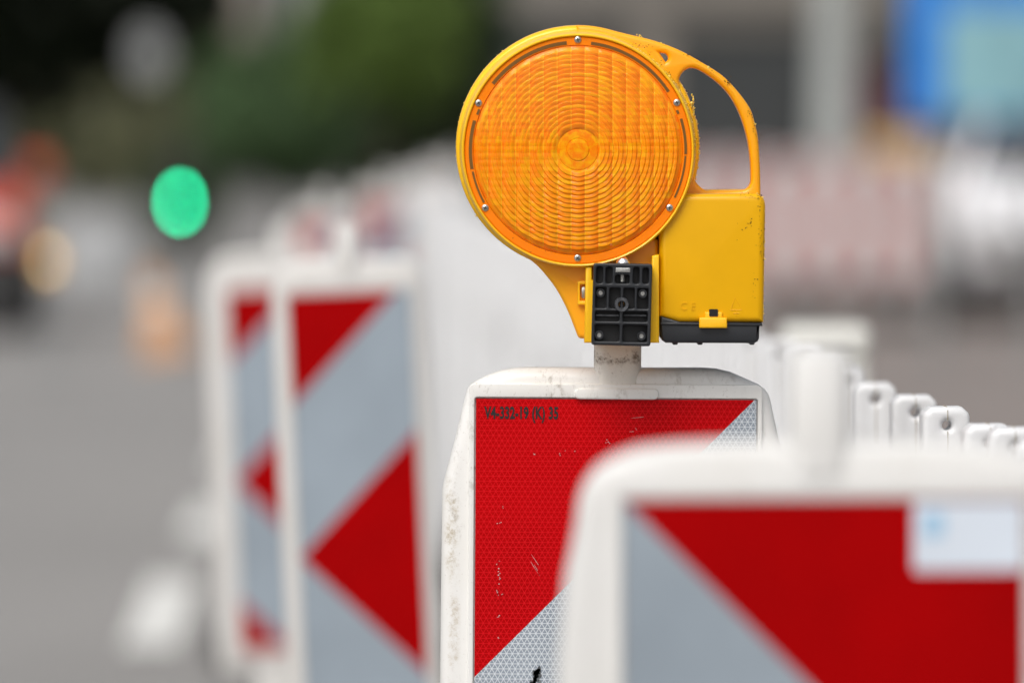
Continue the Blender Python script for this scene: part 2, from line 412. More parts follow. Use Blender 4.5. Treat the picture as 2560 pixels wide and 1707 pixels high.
# ------------------------------------------------------------------ guide beacons
def stripe_faces(bm, wd, ht, ybk, yfr, bands, x0=0.0, ztop=0.0):
    """bands: (material, [half planes]) in sheet coordinates: u right from the left edge, v down from the top"""
    for mi, planes in bands:
        poly = [(0, 0), (wd, 0), (wd, ht), (0, ht)]
        for a, b, c in planes:
            poly = clip_poly(poly, a, b, c)
            if len(poly) < 3: break
        if len(poly) < 3: continue
        pts = [(x0+u, ztop-v) for u, v in poly]
        fr = [bm.verts.new((x, yfr, z)) for x, z in pts]
        f = bm.faces.new(fr); f.material_index = mi
        bk = [bm.verts.new((x, ybk, z)) for x, z in pts]
        for i in range(len(pts)):
            j = (i+1) % len(pts)
            s = bm.faces.new((fr[i], bk[i], bk[j], fr[j])); s.material_index = mi
    bmesh.ops.recalc_face_normals(bm, faces=bm.faces[:])

def diag_bands(bounds, sx=1, first=0):
    """bounds: v offsets of 45 degree lines v = c - sx*u (sx=1: rising to the right)"""
    out = []; prev = None; mi = first
    for c in list(bounds) + [None]:
        pl = []
        if prev is not None: pl.append((sx, 1, -prev))       # v + sx*u >= prev
        if c is not None: pl.append((-sx, -1, c))
        out.append((mi, pl)); mi = 1 - mi; prev = c
    return out

def arrow_bands(red, apex, gap):
    """bands of a left pointing arrow board"""
    return [(0, [(-1, -1, red)]), (1, [(1, 1, -red), (-1, -1, apex)]),
            (0, [(1, 1, -apex), (1, -1, apex)]),
            (1, [(-1, 1, -apex), (1, -1, apex+gap)]), (0, [(-1, 1, -(apex+gap))])]

def foot_mesh(bm, ln=0.62, wd=0.36, h=0.105):
    o = [(-ln/2, 0), (ln/2, 0), (ln/2, h*.55), (ln/2-.05, h), (-ln/2+.05, h), (-ln/2, h*.55)]
    plate(bm, [o], -wd/2, wd/2, 0.008, 2)
    for sx in (-1, 1):
        box(bm, sx*0.2-.03, sx*0.2+.03, -.05, .05, h-.001, h+.012, bev=.004)

def neck_tube(bm, x0, x1, hy, z0, z1):
    """moulded neck: round-cornered column with a flare at its root and a softened top"""
    cx = (x0+x1)/2; hx = (x1-x0)/2; rows = []
    for z, fx, inset in ((z0, 1.0, 0), (z0+.012, 1.0, 0), (z0+.020, 1.0, 0), (z1-.004, 1.0, 0), (z1-.0012, 1.0, .0012), (z1, 1.0, .004)):
        row = []
        for i in range(48):
            a = 2*math.pi*i/48; c, s_ = math.cos(a), math.sin(a); e = 0.62
            row.append(bm.verts.new((cx + (hx-inset)*math.copysign(abs(c)**e, c)*fx, (hy-inset)*math.copysign(abs(s_)**e, s_), z)))
        rows.append(row)
    for a, b in zip(rows, rows[1:]):
        for i in range(48):
            j = (i+1) % 48; bm.faces.new((a[i], a[j], b[j], b[i]))
    bm.faces.new(rows[-1]); bmesh.ops.recalc_face_normals(bm, faces=bm.faces[:])

def beacon(label, loc, wd, ht, ztop, left, right, neck, bands, mats, white, roll=0.0, yaw=0.0, lozenge=False, group=None, th=0.044, name='guide_beacon', rim=0.0):
    """left/right: outline (dx, dz) from the sheet's top left / top right corner, listed from the neck to the foot.
    neck: (x0, x1, height above the flat top)"""
    t = thing(name, label, 'beacon', loc, (0, R(roll), R(yaw)), group)
    x0 = -wd/2; bm = bmesh.new()
    zb = ztop - ht - 0.035
    L_ = [(x0+a, ztop+b) for a, b in left]; R_ = [(x0+wd+a, ztop+b) for a, b in right]
    nx0, nx1, nh = neck; flat = L_[0][1]
    fr = 0.006
    out = [(nx0, flat+nh), (nx1, flat+nh), (nx1, flat+fr*1.2), (nx1+fr*.35, flat+fr*.35), (nx1+fr*1.2, flat)] + R_ + [(R_[-1][0], zb), (L_[-1][0], zb)] + L_[::-1] + [(nx0-fr*1.2, flat), (nx0-fr*.35, flat+fr*.35), (nx0, flat+fr*1.2)]
    body = out[4:-3]
    plate(bm, [body], -th/2+.004, th/2, 0.011, 4)
    # raised border round the sheeting
    bw = 0.004
    inner = rrect(x0-bw*.3, x0+wd+bw*.3, ztop-ht-bw, ztop+bw*.3, 0.002, 2)
    outer = rrect(x0-0.0062, x0+wd+0.0052, ztop-ht-.012, ztop+0.0135, 0.005, 4)
    plate(bm, [outer, inner], -th/2-.0005, -th/2+.010, 0.0011, 3)
    if lozenge:
        lx = x0 + 0.0875
        plate(bm, [rrect(lx, lx+0.075, ztop-0.0015+.0015, ztop+0.0100, 0.0044, 5)], -th/2-.0035, -th/2+.004, 0.0018, 2)
    frm = obj('frame', bm, white, t)
    bm = bmesh.new()
    neck_tube(bm, nx0, nx1, th/2-.0005, flat-.020, flat+nh)
    obj('neck', bm, M['neck_grime'] if lozenge else white, t)
    bm = bmesh.new()
    stripe_faces(bm, wd, ht, -th/2+.008, -th/2+.0012, bands, x0, ztop)
    sh = obj('reflective_sheet', bm, mats, t, 0)
    bm = bmesh.new(); plate(bm, [rrect(x0+.02, x0+wd-.02, 0.05, zb+.01, .004)], -th/2+.006, th/2-.006, .004)
    obj('post', bm, white, t)
    bm = bmesh.new(); foot_mesh(bm); obj('foot', bm, M['rubber'], t)
    return t, frm, sh

def stand(px, py, k, ztop_local_x=0.0):
    p = W(px, py, k); return p

S = D / F           # metres per photo pixel at the sharp distance
# the sharp beacon under the lamp
WD = 698*S; zt = H - (995-YH)*S; xc = (1539.5-1280)*S
left = [(131, 76), (96, 74), (62, 68), (28, 56), (4, 44), (-12, 33), (-20, 25), (-24, 16), (-54, -110), (-80, -210), (-83.5, -228), (-86, -720)]
left = [(a*S, b*S) for a, b in left]
right = [(-135, 77), (-100, 75), (-64, 67), (-24, 50), (8, 36), (24, 24), (31, 14), (35, 4), (55, -85), (92, -225), (97, -240), (100, -720)]
right = [(a*S, b*S) for a, b in right]
bands = diag_bands([0.2475, 0.62, 0.87, 1.24], 1)
bx, frame_o, sheet_o = beacon('sharp white guide beacon carrying the yellow warning lamp, red and silver stripes', (xc, D, 0), WD, 1.0, zt, left, right,
    ((1484-1539.5)*S, (1602.5-1539.5)*S, 0.10), bands, [M['red_sheet'], M['silver_sheet']], M['beacon_white'], roll=0.35, lozenge=True, group='guide beacons')
bx.location.x -= math.tan(R(0.35))*zt
MIDB = bx
def sheet_child(name, bm, m, par=sheet_o): return obj(name, bm, m, par, 0)
yf = -0.022 + .0012
bm = bmesh.new()
text_mesh(bm, 'V4-332-19 (K) 35', -WD/2 + 22*S, zt - 49*S, 0.0146, yf-.0004, yf+.0002, 0.60, bold=.034)
lt = sheet_child('lettering', bm, M['ink'])
rng = random.Random(4)
bm = bmesh.new()
def fleck(bm, x, z, w_, h_, y, rot=0, mi=0, rg=rng, th=.0003):
    n = rg.randint(5, 8); vs = []
    for i in range(n):
        a = 2*math.pi*i/n; r = rg.uniform(.55, 1.1)
        u, v = math.cos(a)*w_/2*r, math.sin(a)*h_/2*r
        vs.append(bm.verts.new((x + u*math.cos(rot) - v*math.sin(rot), y - th, z + u*math.sin(rot) + v*math.cos(rot))))
    f = bm.faces.new(vs); f.material_index = mi
    f.normal_update()
    if f.normal.y > 0: f.normal_flip()
def midloc(px, py): return ((px-1539.5)*S, zt - (py-995)*S)
for px, py, w_, h_, n in ((1252, 1435, 10, 22, 9), (1250, 1302, 14, 6, 3), (1248, 1477, 12, 8, 4), (1249, 1538, 16, 6, 3), (1250, 1400, 7, 6, 2), (1249, 1593, 4, 8, 2), (1517, 1100, 20, 8, 4), (1420, 1128, 40, 10, 4), (1335, 1133, 8, 3, 2), (1258, 1265, 5, 6, 2), (1260, 1486, 6, 6, 2)):
    for i in range(n):
        x, z = midloc(px + rng.gauss(0, w_*.3), py + rng.gauss(0, h_*.4)); fleck(bm, x, z, rng.uniform(2, 5)*S, rng.uniform(1.5, 4)*S, yf)
for x0_, y0_, x1_, y1_ in ((1323, 1390, 1352, 1436), (1328, 1378, 1351, 1412), (1336, 1404, 1350, 1428), (1572, 1042, 1620, 1037), (1567, 1076, 1590, 1074), (1586, 1064, 1592, 1072)):
    a, b = midloc(x0_, y0_), midloc(x1_, y1_); l = math.hypot(b[0]-a[0], b[1]-a[1])
    fleck(bm, (a[0]+b[0])/2, (a[1]+b[1])/2, l, 1.1*S, yf, math.atan2(b[1]-a[1], b[0]-a[0]))
sheet_child('scratch_marks', bm, M['scratch'])['kind'] = 'stuff'
bm = bmesh.new()
for i in range(60):
    t_ = rng.random(); px = 1348 - 16*t_ + rng.gauss(0, 3 + 9*t_); py = 1664 + 90*t_
    x, z = midloc(px, py); fleck(bm, x, z, rng.uniform(6, 16)*S, rng.uniform(8, 22)*S, yf)
sheet_child('skid_mark', bm, M['skid'])

# the blurred beacon close to the camera
k = 0.727; s2 = S*k
WDf = 992*s2; ztf = H - (1244-YH)*s2; xcf = ((1574+2566)/2 - 1280)*s2
lf = [(229, 158), (110, 153), (40, 146), (7, 141), (-50, 120), (-91, 94), (-122, 52), (-136, 10), (-139, -25), (-150, -90), (-168, -170), (-190, -400), (-195, -900)]
lf = [((a+22)*s2, (b-18)*s2) for a, b in lf]; rf = [(-a, b) for a, b in lf]
bf, _, shf = beacon('blurred guide beacon closest to the viewer, red field with a pale sticker in its corner', (xcf, D*k, 0), WDf, 1.0, ztf, lf, rf,
    ((1985-2070)*s2, (2142-2070)*s2, 0.060), diag_bands([0.0, 0.37], -1, 0)[0:0] + [(0, [(1, -1, 0)]), (1, [(-1, 1, 0), (1, -1, .37)]), (0, [(-1, 1, -.37), (1, -1, .62)]), (1, [(-1, 1, -.62)])],
    [M['red_flat'], M['silver_flat']], M['beacon_white_clean'], roll=-0.2, group='guide beacons')
M['sticker'] = plain('sticker_paper', (0.66, 0.73, 0.82), 0.4, var=.05); M['sticker_blue'] = plain('sticker_blue', (0.40, 0.62, 0.82), 0.4)
bm = bmesh.new(); yff = -0.022+.0012
plate(bm, [rrect((2292-2070)*s2, (2563-2070)*s2, ztf-(1420-1244)*s2, ztf-(1248-1244)*s2, .002)], yff-.0012, yff-.0003, 0)
st = obj('sticker', bm, M['sticker'], bf, 0)
bm = bmesh.new(); plate(bm, [rrect((2312-2070)*s2, (2372-2070)*s2, ztf-(1335-1244)*s2, ztf-(1275-1244)*s2, .004)], yff-.0018, yff-.0013, 0)
obj('printed_mark', bm, M['sticker_blue'], st, 0)

# two arrow boards to the left
def arrow_beacon(label, k, px_tl, py_top, w_px, tilt, red, apex, ht=0.62, edge=(70, 70), top=95, q=1.0, white=None):
    s3 = S*k; wd = w_px*s3; p = W(px_tl + w_px/2, py_top, k)
    ztl = p.z / math.cos(R(tilt))
    loc = (p.x - math.sin(R(tilt))*ztl, p.y, 0)
    e0, e1 = edge
    l_ = [(60*q, top), (5*q, top-4*q), (-25*q, top-14*q), (-e0*.72, top-34*q), (-e0*.94, top-62*q), (-e0, top-95*q), (-e0, -500*q)]
    r_ = [(-60*q, top), (-5*q, top-4*q), (20*q, top-14*q), (e1*.72, top-34*q), (e1*.94, top-62*q), (e1, top-95*q), (e1, -500*q)]
    l_ = [(a*s3, b*s3) for a, b in l_]; r_ = [(a*s3, b*s3) for a, b in r_]
    return beacon(label, loc, wd, ht, ztl, l_, r_, (-0.018, 0.018, 0.045), arrow_bands(red*s3, apex*s3, (apex-red)*s3), [M['red_flat'], M['silver_flat']], M['beacon_white_shaded'], roll=tilt, group='guide beacons')
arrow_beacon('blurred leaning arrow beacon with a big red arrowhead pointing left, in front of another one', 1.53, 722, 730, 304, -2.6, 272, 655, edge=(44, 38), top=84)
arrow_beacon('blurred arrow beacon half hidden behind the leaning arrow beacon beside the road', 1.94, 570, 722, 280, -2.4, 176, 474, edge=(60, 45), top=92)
# the row runs on into the distance
far_b = [
    ('far guide beacon whose white top shows just above the two arrow beacons', 2.9, 745, 560, 130, -1, 100, 250),
    ('far guide beacon behind the arrow beacons, its red stripe a pink smear', 3.6, 905, 512, 120, 1, 110, 220),
    ('far guide beacon next to the white fence where the row bends', 4.4, 1015, 478, 104, 0, 90, 200),
    ('farthest guide beacon of the row, close under the dark hedge', 5.4, 1085, 455, 86, 0, 70, 160),
]
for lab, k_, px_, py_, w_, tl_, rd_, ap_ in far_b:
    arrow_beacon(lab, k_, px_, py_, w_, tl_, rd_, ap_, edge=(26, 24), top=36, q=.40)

# ------------------------------------------------------------------ white picket fence
def fence_pt(k):
    return Vector((0.388 - (0.237 if k > 1 else 0.45)*(k-1), k*D, 0))
d_f = (fence_pt(2)-fence_pt(1)).normalized(); yaw_f = math.atan2(-d_f.x, d_f.y)
fence = thing('picket_fence', 'long white plastic picket fence with round holes in its tops, running away behind the lamp', 'fence', fence_pt(1.0))
ztopf = H - (1020-YH)*S
M['seam'] = plain('seam_strip', (0.33, 0.28, 0.2), 0.7)  # tan-grey strip marking the moulding seam
hw = 59*S; ch = 20*S
outl = [(-hw, .10), (-hw, ztopf-24*S), (-hw+4*S, ztopf-14*S), (-hw+ch, ztopf), (hw-ch, ztopf), (hw-4*S, ztopf-14*S), (hw, ztopf-24*S), (hw, .10)]
hole = [(1.5*S + 12*S*math.cos(2*math.pi*i/20), ztopf-46*S + 12*S*math.sin(2*math.pi*i/20)) for i in range(20)]
bm = bmesh.new(); plate(bm, [outl, hole], -.017, .017, 0.0055, 3)
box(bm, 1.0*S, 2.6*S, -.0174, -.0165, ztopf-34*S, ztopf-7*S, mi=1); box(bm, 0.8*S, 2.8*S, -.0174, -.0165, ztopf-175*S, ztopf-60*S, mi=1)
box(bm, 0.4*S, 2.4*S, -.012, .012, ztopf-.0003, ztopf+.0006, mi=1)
pk_me = bpy.data.meshes.new('picket'); bm.to_mesh(pk_me); bm.free()
pk_me.materials.append(M['fence_white']); pk_me.materials.append(M['seam']); pk_me.shade_smooth(); pk_me.set_sharp_from_angle(angle=R(35))
ks = [0.82, 0.86, 0.90, 0.940, 0.958] + [1.0 + 0.0535*i for i in range(0, 66)]
rngp = random.Random(9)
for i, kk in enumerate(ks):
    o = bpy.data.objects.new('picket', pk_me); COL.objects.link(o); o.parent = fence
    p = fence_pt(kk) - fence_pt(1.0)
    o.location = (p.x + rngp.uniform(-.002, .002), p.y, rngp.uniform(-.003, .003)); o.rotation_euler = (0, R(rngp.uniform(-.5, .5)), yaw_f + R(rngp.uniform(-2, 2)))
p0 = fence_pt(1.0)-d_f*.16-fence_pt(1.0); p1 = fence_pt(ks[-1]+.02)-fence_pt(1.0)
for z0, z1 in ((0.16, 0.30), (0.84, 0.965)):
    bm = bmesh.new(); L_ = (p1-p0).length
    box(bm, -.011, .011, 0, L_, z0, z1, bev=.005)
    o = obj('rail', bm, M['fence_white'], fence); o.location = p0; o.rotation_euler = (0, 0, yaw_f)
bm = bmesh.new(); box(bm, -.006, .006, 0, (p1-p0).length, .30, .84)
o = obj('infill_panel', bm, M['fence_white'], fence); o.location = p0; o.rotation_euler = (0, 0, yaw_f)
for i in range(8):
    bm = bmesh.new(); foot_mesh(bm, .5, .22, .11); o = obj('foot', bm, M['rubber'], fence)
    p = fence_pt(0.8 + i*.5)-fence_pt(1.0); o.location = (p.x, p.y, 0); o.rotation_euler = (0, 0, yaw_f)

# pale block behind the near beacon's neck: a capped plastic barrier post beyond the fence
pb = W(2062, 812, 1.6); post = thing('barrier_post', 'cream plastic post with a rounded cap standing beyond the white fence', 'post', (pb.x, pb.y, 0))
M['cream'] = mat_white_plastic('cream_plastic', (0.66, 0.66, 0.62), 0.2)
bm = bmesh.new(); box(bm, -.060, .060, -.06, .06, .10, pb.z-.05, bev=.012, seg=3); obj('shaft', bm, M['cream'], post)
bm = bmesh.new(); box(bm, -.064, .064, -.064, .064, pb.z-.049, pb.z, bev=.016, seg=3); obj('cap', bm, M['cream'], post)
bm = bmesh.new(); foot_mesh(bm, .5, .3, .105); obj('foot', bm, M['rubber'], post)

# ------------------------------------------------------------------ the warning lamp
base = Vector(((1557-1280)*S, D, H-(865-YH)*S))
lamp = thing('warning_lamp', 'yellow construction warning lamp with a round amber lens, carry handle and battery box', 'lamp', base)
def L(px, py, dy=0.0):
    f = (D+dy)/D*S
    return ((px-1280)*f - base.x, H - (py-YH)*f - base.z)
def LP(pts, dy=0.0): return [L(a, b, dy) for a, b in pts]
def LR(x0, y0, x1, y1, r, dy=0.0, n=4):
    a = L(x0, y1, dy); b = L(x1, y0, dy); return rrect(a[0], b[0], a[1], b[1], tuple(q*S for q in r) if isinstance(r, tuple) else r*S, n)
def ring(r, dy, px=1445, py=376): c = L(px, py, dy); return (r*S*(D+dy)/D, dy, c[0], c[1])

# housing drum
bm = bmesh.new()
lathe(bm, [ring(263, -.0708), ring(282.5, -.0708), ring(283.5, -.0735), ring(285.5, -.076), ring(288, -.0765), ring(290.5, -.0755), ring(292, -.073),
           ring(292.5, -.060, 1445, 375), ring(294, -.040, 1444.5, 373), ring(296, -.030, 1444.5, 371.5), ring(296.6, -.026, 1444, 371), ring(299, -.0255, 1444, 370.5), ring(302.5, -.024, 1444, 370), ring(304.5, -.020, 1444, 369),
           ring(304.5, -.004, 1444, 368), ring(303, -.001, 1444, 368), ring(299, .001, 1444, 368), ring(298, .03, 1444, 368), ring(293, .045, 1444, 368), ring(278, .052, 1444, 368), ring(0, .052, 1444, 368)], 160)
obj('housing', bm, M['rim_plastic'], lamp, 30)
# reflector bowl behind the lens
bm = bmesh.new()
lathe(bm, [ring(261, -.0705), ring(240, -.058), ring(190, -.045), ring(120, -.034), ring(45, -.029), ring(30, -.033), ring(0, -.035)], 96)
obj('reflector', bm, M['reflector'], lamp, 40)
# amber lens: flat flange, then the prism field
bm = bmesh.new()
lathe(bm, [ring(283.3, -.0712), ring(283.0, -.0738), ring(281, -.0745), ring(263, -.0745), ring(261.7, -.0735), ring(261.4, -.071)], 160)
obj('lens_flange', bm, M['amber_flange'], lamp, 30)
def lens_mesh():
    bm = bmesh.new(); cx, cz = L(1445, 375, -.074); n = 720
    s_ = S*(D-.074)/D
    radii = []
    for r in (252,): pass
    inner = [(q_, 'c') for q_ in (0, 10, 18, 26, 28, 30, 40, 49, 51, 53)]
    hts = {0: .8, 10: 1.7, 18: 2.0, 26: 1.6, 28: .3, 30: .8, 40: .9, 49: .8, 51: .1, 53: .4}
    prof = [(r, hts[r], 0.0) for r, _ in inner]
    p = 11.4; r = 55.0
    while r < 244:
        prof += [(r, 0.1, 1.0), (r+p*.28, 0.85, 1.0), (r+p*.62, 1.45, 1.0), (r+p*.86, 1.55, 1.0), (r+p*.95, .15, 1.0)]
        r += p
    prof += [(r, .1, .6), (258.5, -.4, .3), (261.5, -.8, 0)]
    rows = []
    for (rr, hh, wgt) in prof:
        row = []
        if rr == 0: rows.append([bm.verts.new((cx, -.0735-.0095-.0012, cz))]); continue
        for i in range(n):
            a = 2*math.pi*i/n; x, z = rr*math.cos(a), rr*math.sin(a)
            u0 = ((x+17.1)/34.2) % 1.0; rd = rr + wgt*1.6*(1-(2*u0-1)**2)
            if 54 < rr < 252: x, z = rd*math.cos(a), rd*math.sin(a)
            dome = 1 - (rr/262)**2
            u = u0
            col = (1-(2*u-1)**2)
            v = ((z+8)/17.1) % 1.0
            lentil = wgt*(1.5*col + 0.35*(1-(2*v-1)**2))
            y = -.0735 - .0095*dome - (hh*.00082 + lentil*.00105)
            row.append(bm.verts.new((cx + x*s_, y, cz + z*s_)))
        rows.append(row)
    for a, b in zip(rows, rows[1:]):
        for i in range(n):
            j = (i+1) % n
            bm.faces.new((a[0], b[i], b[j]) if len(a) == 1 else (a[i], b[i], b[j], a[j]))
    bmesh.ops.recalc_face_normals(bm, faces=bm.faces[:])
    bm.faces.ensure_lookup_table()
    if sum(f.normal.y for f in bm.faces[:50]) > 0: bmesh.ops.reverse_faces(bm, faces=bm.faces[:])
    return bm
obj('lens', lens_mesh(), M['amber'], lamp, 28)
# dark seal lines between the screws
bm = bmesh.new()
cx, cz = L(1445, 376, -.0745)
def arc(bm, a0, a1, r0, r1, y0, y1, mi=0):
    s_ = S*(D-.0745)/D; n = 28; pts = []
    o = [(cx + r1*s_*math.cos(R(a0+(a1-a0)*i/n)), cz + r1*s_*math.sin(R(a0+(a1-a0)*i/n))) for i in range(n+1)]
    i_ = [(cx + r0*s_*math.cos(R(a0+(a1-a0)*i/n)), cz + r0*s_*math.sin(R(a0+(a1-a0)*i/n))) for i in range(n+1)]
    plate(bm, [o + i_[::-1]], y0, y1, 0, 0, mi)
for a0, a1, r0, r1 in ((33, 83, 265.5, 273), (96, 142, 265.5, 274), (-2, 17, 266, 272.5), (-26, -3, 266.5, 271), (164, 190, 265, 273), (191.5, 209, 266, 271), (157.5, 160.5, 264, 270), (20, 22, 264, 270)):
    arc(bm, a0, a1, r0, r1, -.0750, -.0744)
obj('seal_line', bm, M['olive'], lamp, 0)

def screw_mesh(r, slot=True):
    bm = bmesh.new()
    lathe(bm, [(r*1.0, 0, 0, 0), (r*.97, -r*.25, 0, 0), (r*.8, -r*.42, 0, 0), (r*.45, -r*.52, 0, 0), (0, -r*.55, 0, 0)], 24)
    if slot:
        for a in (20, 110):
            q = Matrix.Rotation(R(a), 4, 'Y'); n0 = len(bm.verts)
            vs = box(bm, -r*.55, r*.55, -r*.60, -r*.3, -r*.14, r*.14, mi=1)
            for v in vs: v.co = q @ v.co
    me = bpy.data.meshes.new('lens_screw'); bm.to_mesh(me); bm.free()
    me.materials.append(M['steel']); me.materials.append(M['steel_dark']); me.shade_smooth(); me.set_sharp_from_angle(angle=R(40))
    return me
sm = screw_mesh(9*S)
for px, py in ((1444.5, 100), (1692, 257), (1674, 519.5), (1444, 645), (1213, 520), (1196.5, 258)):
    o = bpy.data.objects.new('lens_screw', sm); COL.objects.link(o); o.parent = lamp
    x, z = L(px, py, -.0745); o.location = (x, -.0744, z); o.rotation_euler = (0, R(rng.uniform(0, 90)), 0)
    # moulded cup round each screw

# carry handle
hd = -.016
outer = smooth_path([(1440, 64), (1490, 67.5), (1567, 86), (1636, 103), (1697, 126), (1750.6, 155), (1804, 189), (1842, 227.5), (1873, 270), (1885, 304), (1894, 346), (1899, 423), (1900.6, 500)], 5)
hole1 = smooth_path([(1700, 215), (1697, 200), (1706, 182), (1724, 171.5), (1747, 176), (1785, 201), (1819.5, 235), (1846, 281), (1865, 338.5), (1874, 396), (1876, 445), (1873, 462), (1862, 473), (1840, 476)], 4) + smooth_path([(1800, 478), (1775, 479), (1755, 471), (1740, 456), (1733, 440)], 3)
hole1 = hole1 + [(1722, 430), (1728, 380), (1722, 320), (1712, 260)]
hole2 = smooth_path([(1648, 133), (1654, 134), (1664, 136), (1669, 144), (1668, 152), (1663, 156)], 3)
bm = bmesh.new()
plate(bm, [LP(outer + [(1640, 500), (1560, 400), (1440, 300)], hd), LP(hole1, hd), LP(hole2, hd)], -.028, -.004, 0.004, 3)
obj('handle', bm, M['orange_plastic'], lamp)

# battery box
bm = bmesh.new()
plate(bm, [LP([(1648, 486), (1885, 484), (1897, 486), (1906, 492), (1912, 502), (1914, 516), (1913, 560), (1909, 806), (1697, 806), (1648, 791)], -.070)], -.070, .046, 0.006, 4)
plate(bm, [LP([(1690, 520), (1700, 478), (1740, 475), (1870, 474), (1896, 480), (1899, 520)], .0)], -.020, .044, 0.004, 3)
bb = obj('battery_box', bm, M['box_plastic'], lamp)
bm = bmesh.new(); plate(bm, [LR(1748, 794, 1818, 820, 3, -.074)], -.0745, -.0695, 0.0012); plate(bm, [LR(1762, 780, 1806, 800, 2, -.072)], -.0720, -.0695, .001)
obj('latch', bm, M['tab_plastic'], bb)
bm = bmesh.new(); plate(bm, [LR(1773, 773, 1795, 791, 2, -.0725)], -.0726, -.0696, 0); obj('latch_hole_dark', bm, M['black_deep'], bb, 0)  # raised black plate, painted dark in place of an open shaded hole
bm = bmesh.new()
x, z = L(1700, 775, -.0702); text_mesh(bm, 'C E', x, z, 28*S, -.0706, -.0698, 0.9)
for (a, b) in (((1838, 744), (1827, 772)), ((1838, 744), (1854, 772)), ((1826, 775), (1855, 775)), ((1833, 783), (1848, 783)), ((1841, 775), (1841, 790))):
    pa, pb_ = L(*a, -.0702), L(*b, -.0702); cyl(bm, (pa[0], -.0701, pa[1]), (pb_[0], -.0701, pb_[1]), .00035, n=6)
obj('embossed_mark', bm, M['box_plastic'], bb, 0)
bm = bmesh.new()
plate(bm, [LP([(1651, 789), (1700, 803), (1905, 806), (1905, 812), (1899, 816), (1898, 846), (1894, 854), (1885, 858), (1664, 857), (1655, 851), (1652, 840)], -.068)], -.0682, .044, 0.0025, 3)
for px in (1688, 1750, 1880):
    plate(bm, [LR(px-7, 850, px+7, 862, 4, -.03)], -.03, .03, 0.001)
obj('battery_cover', bm, M['black_plastic'], lamp)
bm = bmesh.new(); plate(bm, [LP([(1651, 806), (1700, 806.5), (1906, 809), (1906, 815), (1700, 813), (1651, 812)], -.070)], -.0698, .0455, 0.001); obj('cover_lip', bm, M['black_plastic'], lamp)

# bracket under the drum
bm = bmesh.new()
curve = smooth_path([(1290, 610), (1308, 636), (1332, 655), (1354, 676), (1388, 719), (1415, 768), (1434, 814), (1444, 840), (1450, 846)], 5)
plate(bm, [LP(curve + [(1466, 848), (1466, 857), (1646, 857), (1646, 600), (1450, 500)], -.058)], -.058, .030, 0.004, 3)
obj('bracket_arm', bm, M['orange_plastic'], lamp)
bm = bmesh.new()
plate(bm, [LP([(1464, 668), (1480, 667), (1480, 700), (1628, 700), (1630, 640), (1648, 636), (1648, 857), (1461, 857)], -.074)], -.0745, -.030, 0.002, 2)
plate(bm, [LP([(1633, 606), (1647, 606), (1647, 700), (1633, 700)], -.045)], -.047, -.03, .0015)
obj('bracket_column', bm, M['rim_plastic'], lamp)
# side clip with its nut
bm = bmesh.new()
plate(bm, [LR(1444, 702, 1478, 762, 3, -.06), LR(1450, 711, 1466, 752, 2, -.06)], -.064, -.036, .001)
obj('side_clip', bm, M['tab_plastic'], lamp)
bm = bmesh.new(); x, z = L(1459, 731, -.055); lathe(bm, [(19*S, -.048, x, z), (19*S, -.054, x, z), (14*S, -.060, x, z), (0, -.0615, x, z)], 20); 
for v in bm.verts: v.co.x = x + (v.co.x-x)*.55
obj('clip_nut', bm, M['steel'], lamp)

# black clamp plate, given in zoom coordinates of the photograph
def Z(x, y): return (1250 + x/3.266, 560 + y/3.266)
def zrect(x0, y0, x1, y1, r, dy, lean=-20):
    """pocket with the plate's slight lean"""
    a = Z(x0, y0); b = Z(x1, y1); pts = LR(a[0], a[1], b[0], b[1], r, dy)
    return pts
FR = -.083
corners = [(763, 318), (1243, 325), (1226, 996), (744, 984)]
def rpoly(pts, r, n=5):
    out = []
    m = len(pts)
    for i in range(m):
        p = Vector(pts[i]); a = (Vector(pts[i-1])-p).normalized(); b = (Vector(pts[(i+1) % m])-p).normalized()
        s0 = p + a*r; s1 = p + b*r
        for j in range(n+1):
            t = j/n; q = s0*(1-t)**2 + p*2*t*(1-t) + s1*t*t; out.append((q.x, q.y))
    return out
def zpoly(pts, r, dy): return [L(*Z(*p), dy) for p in rpoly(pts, r)]
def zr(x0, y0, x1, y1, r=16, dy=FR, sl=-.022):
    e = (y1-y0)*sl
    return zpoly([(x0-e/2, y0), (x1-e/2, y0+(x1-x0)*.012), (x1+e/2, y1+(x1-x0)*.012), (x0+e/2, y1)], r, dy)
pockets = [zr(785, 345, 840, 482, 22), zr(862, 347, 917, 484, 22), zr(1085, 350, 1137, 487, 22), zr(1162, 355, 1214, 487, 22), zr(938, 412, 1057, 484, 22),
           zr(778, 513, 868, 683, 14), zr(892, 518, 982, 686, 14), zr(1006, 520, 1097, 688, 14), zr(1118, 523, 1210, 690, 14),
           zr(776, 707, 974, 790, 14), zr(1001, 712, 1203, 795, 14), zr(772, 816, 974, 953, 16), zr(1000, 820, 1200, 960, 16)]
bm = bmesh.new()
plate(bm, [zpoly(corners, 24, FR)] + pockets, FR, -.069, 0.0011, 2)
cp = obj('clamp_plate', bm, M['black_plastic'], lamp); cp.location.y = -.009
bm = bmesh.new(); plate(bm, [zpoly([(768, 323), (1238, 330), (1221, 990), (750, 979)], 24, -.07)], -.074, -.064, .0005); obj('plate_back', bm, M['black_deep'], cp)
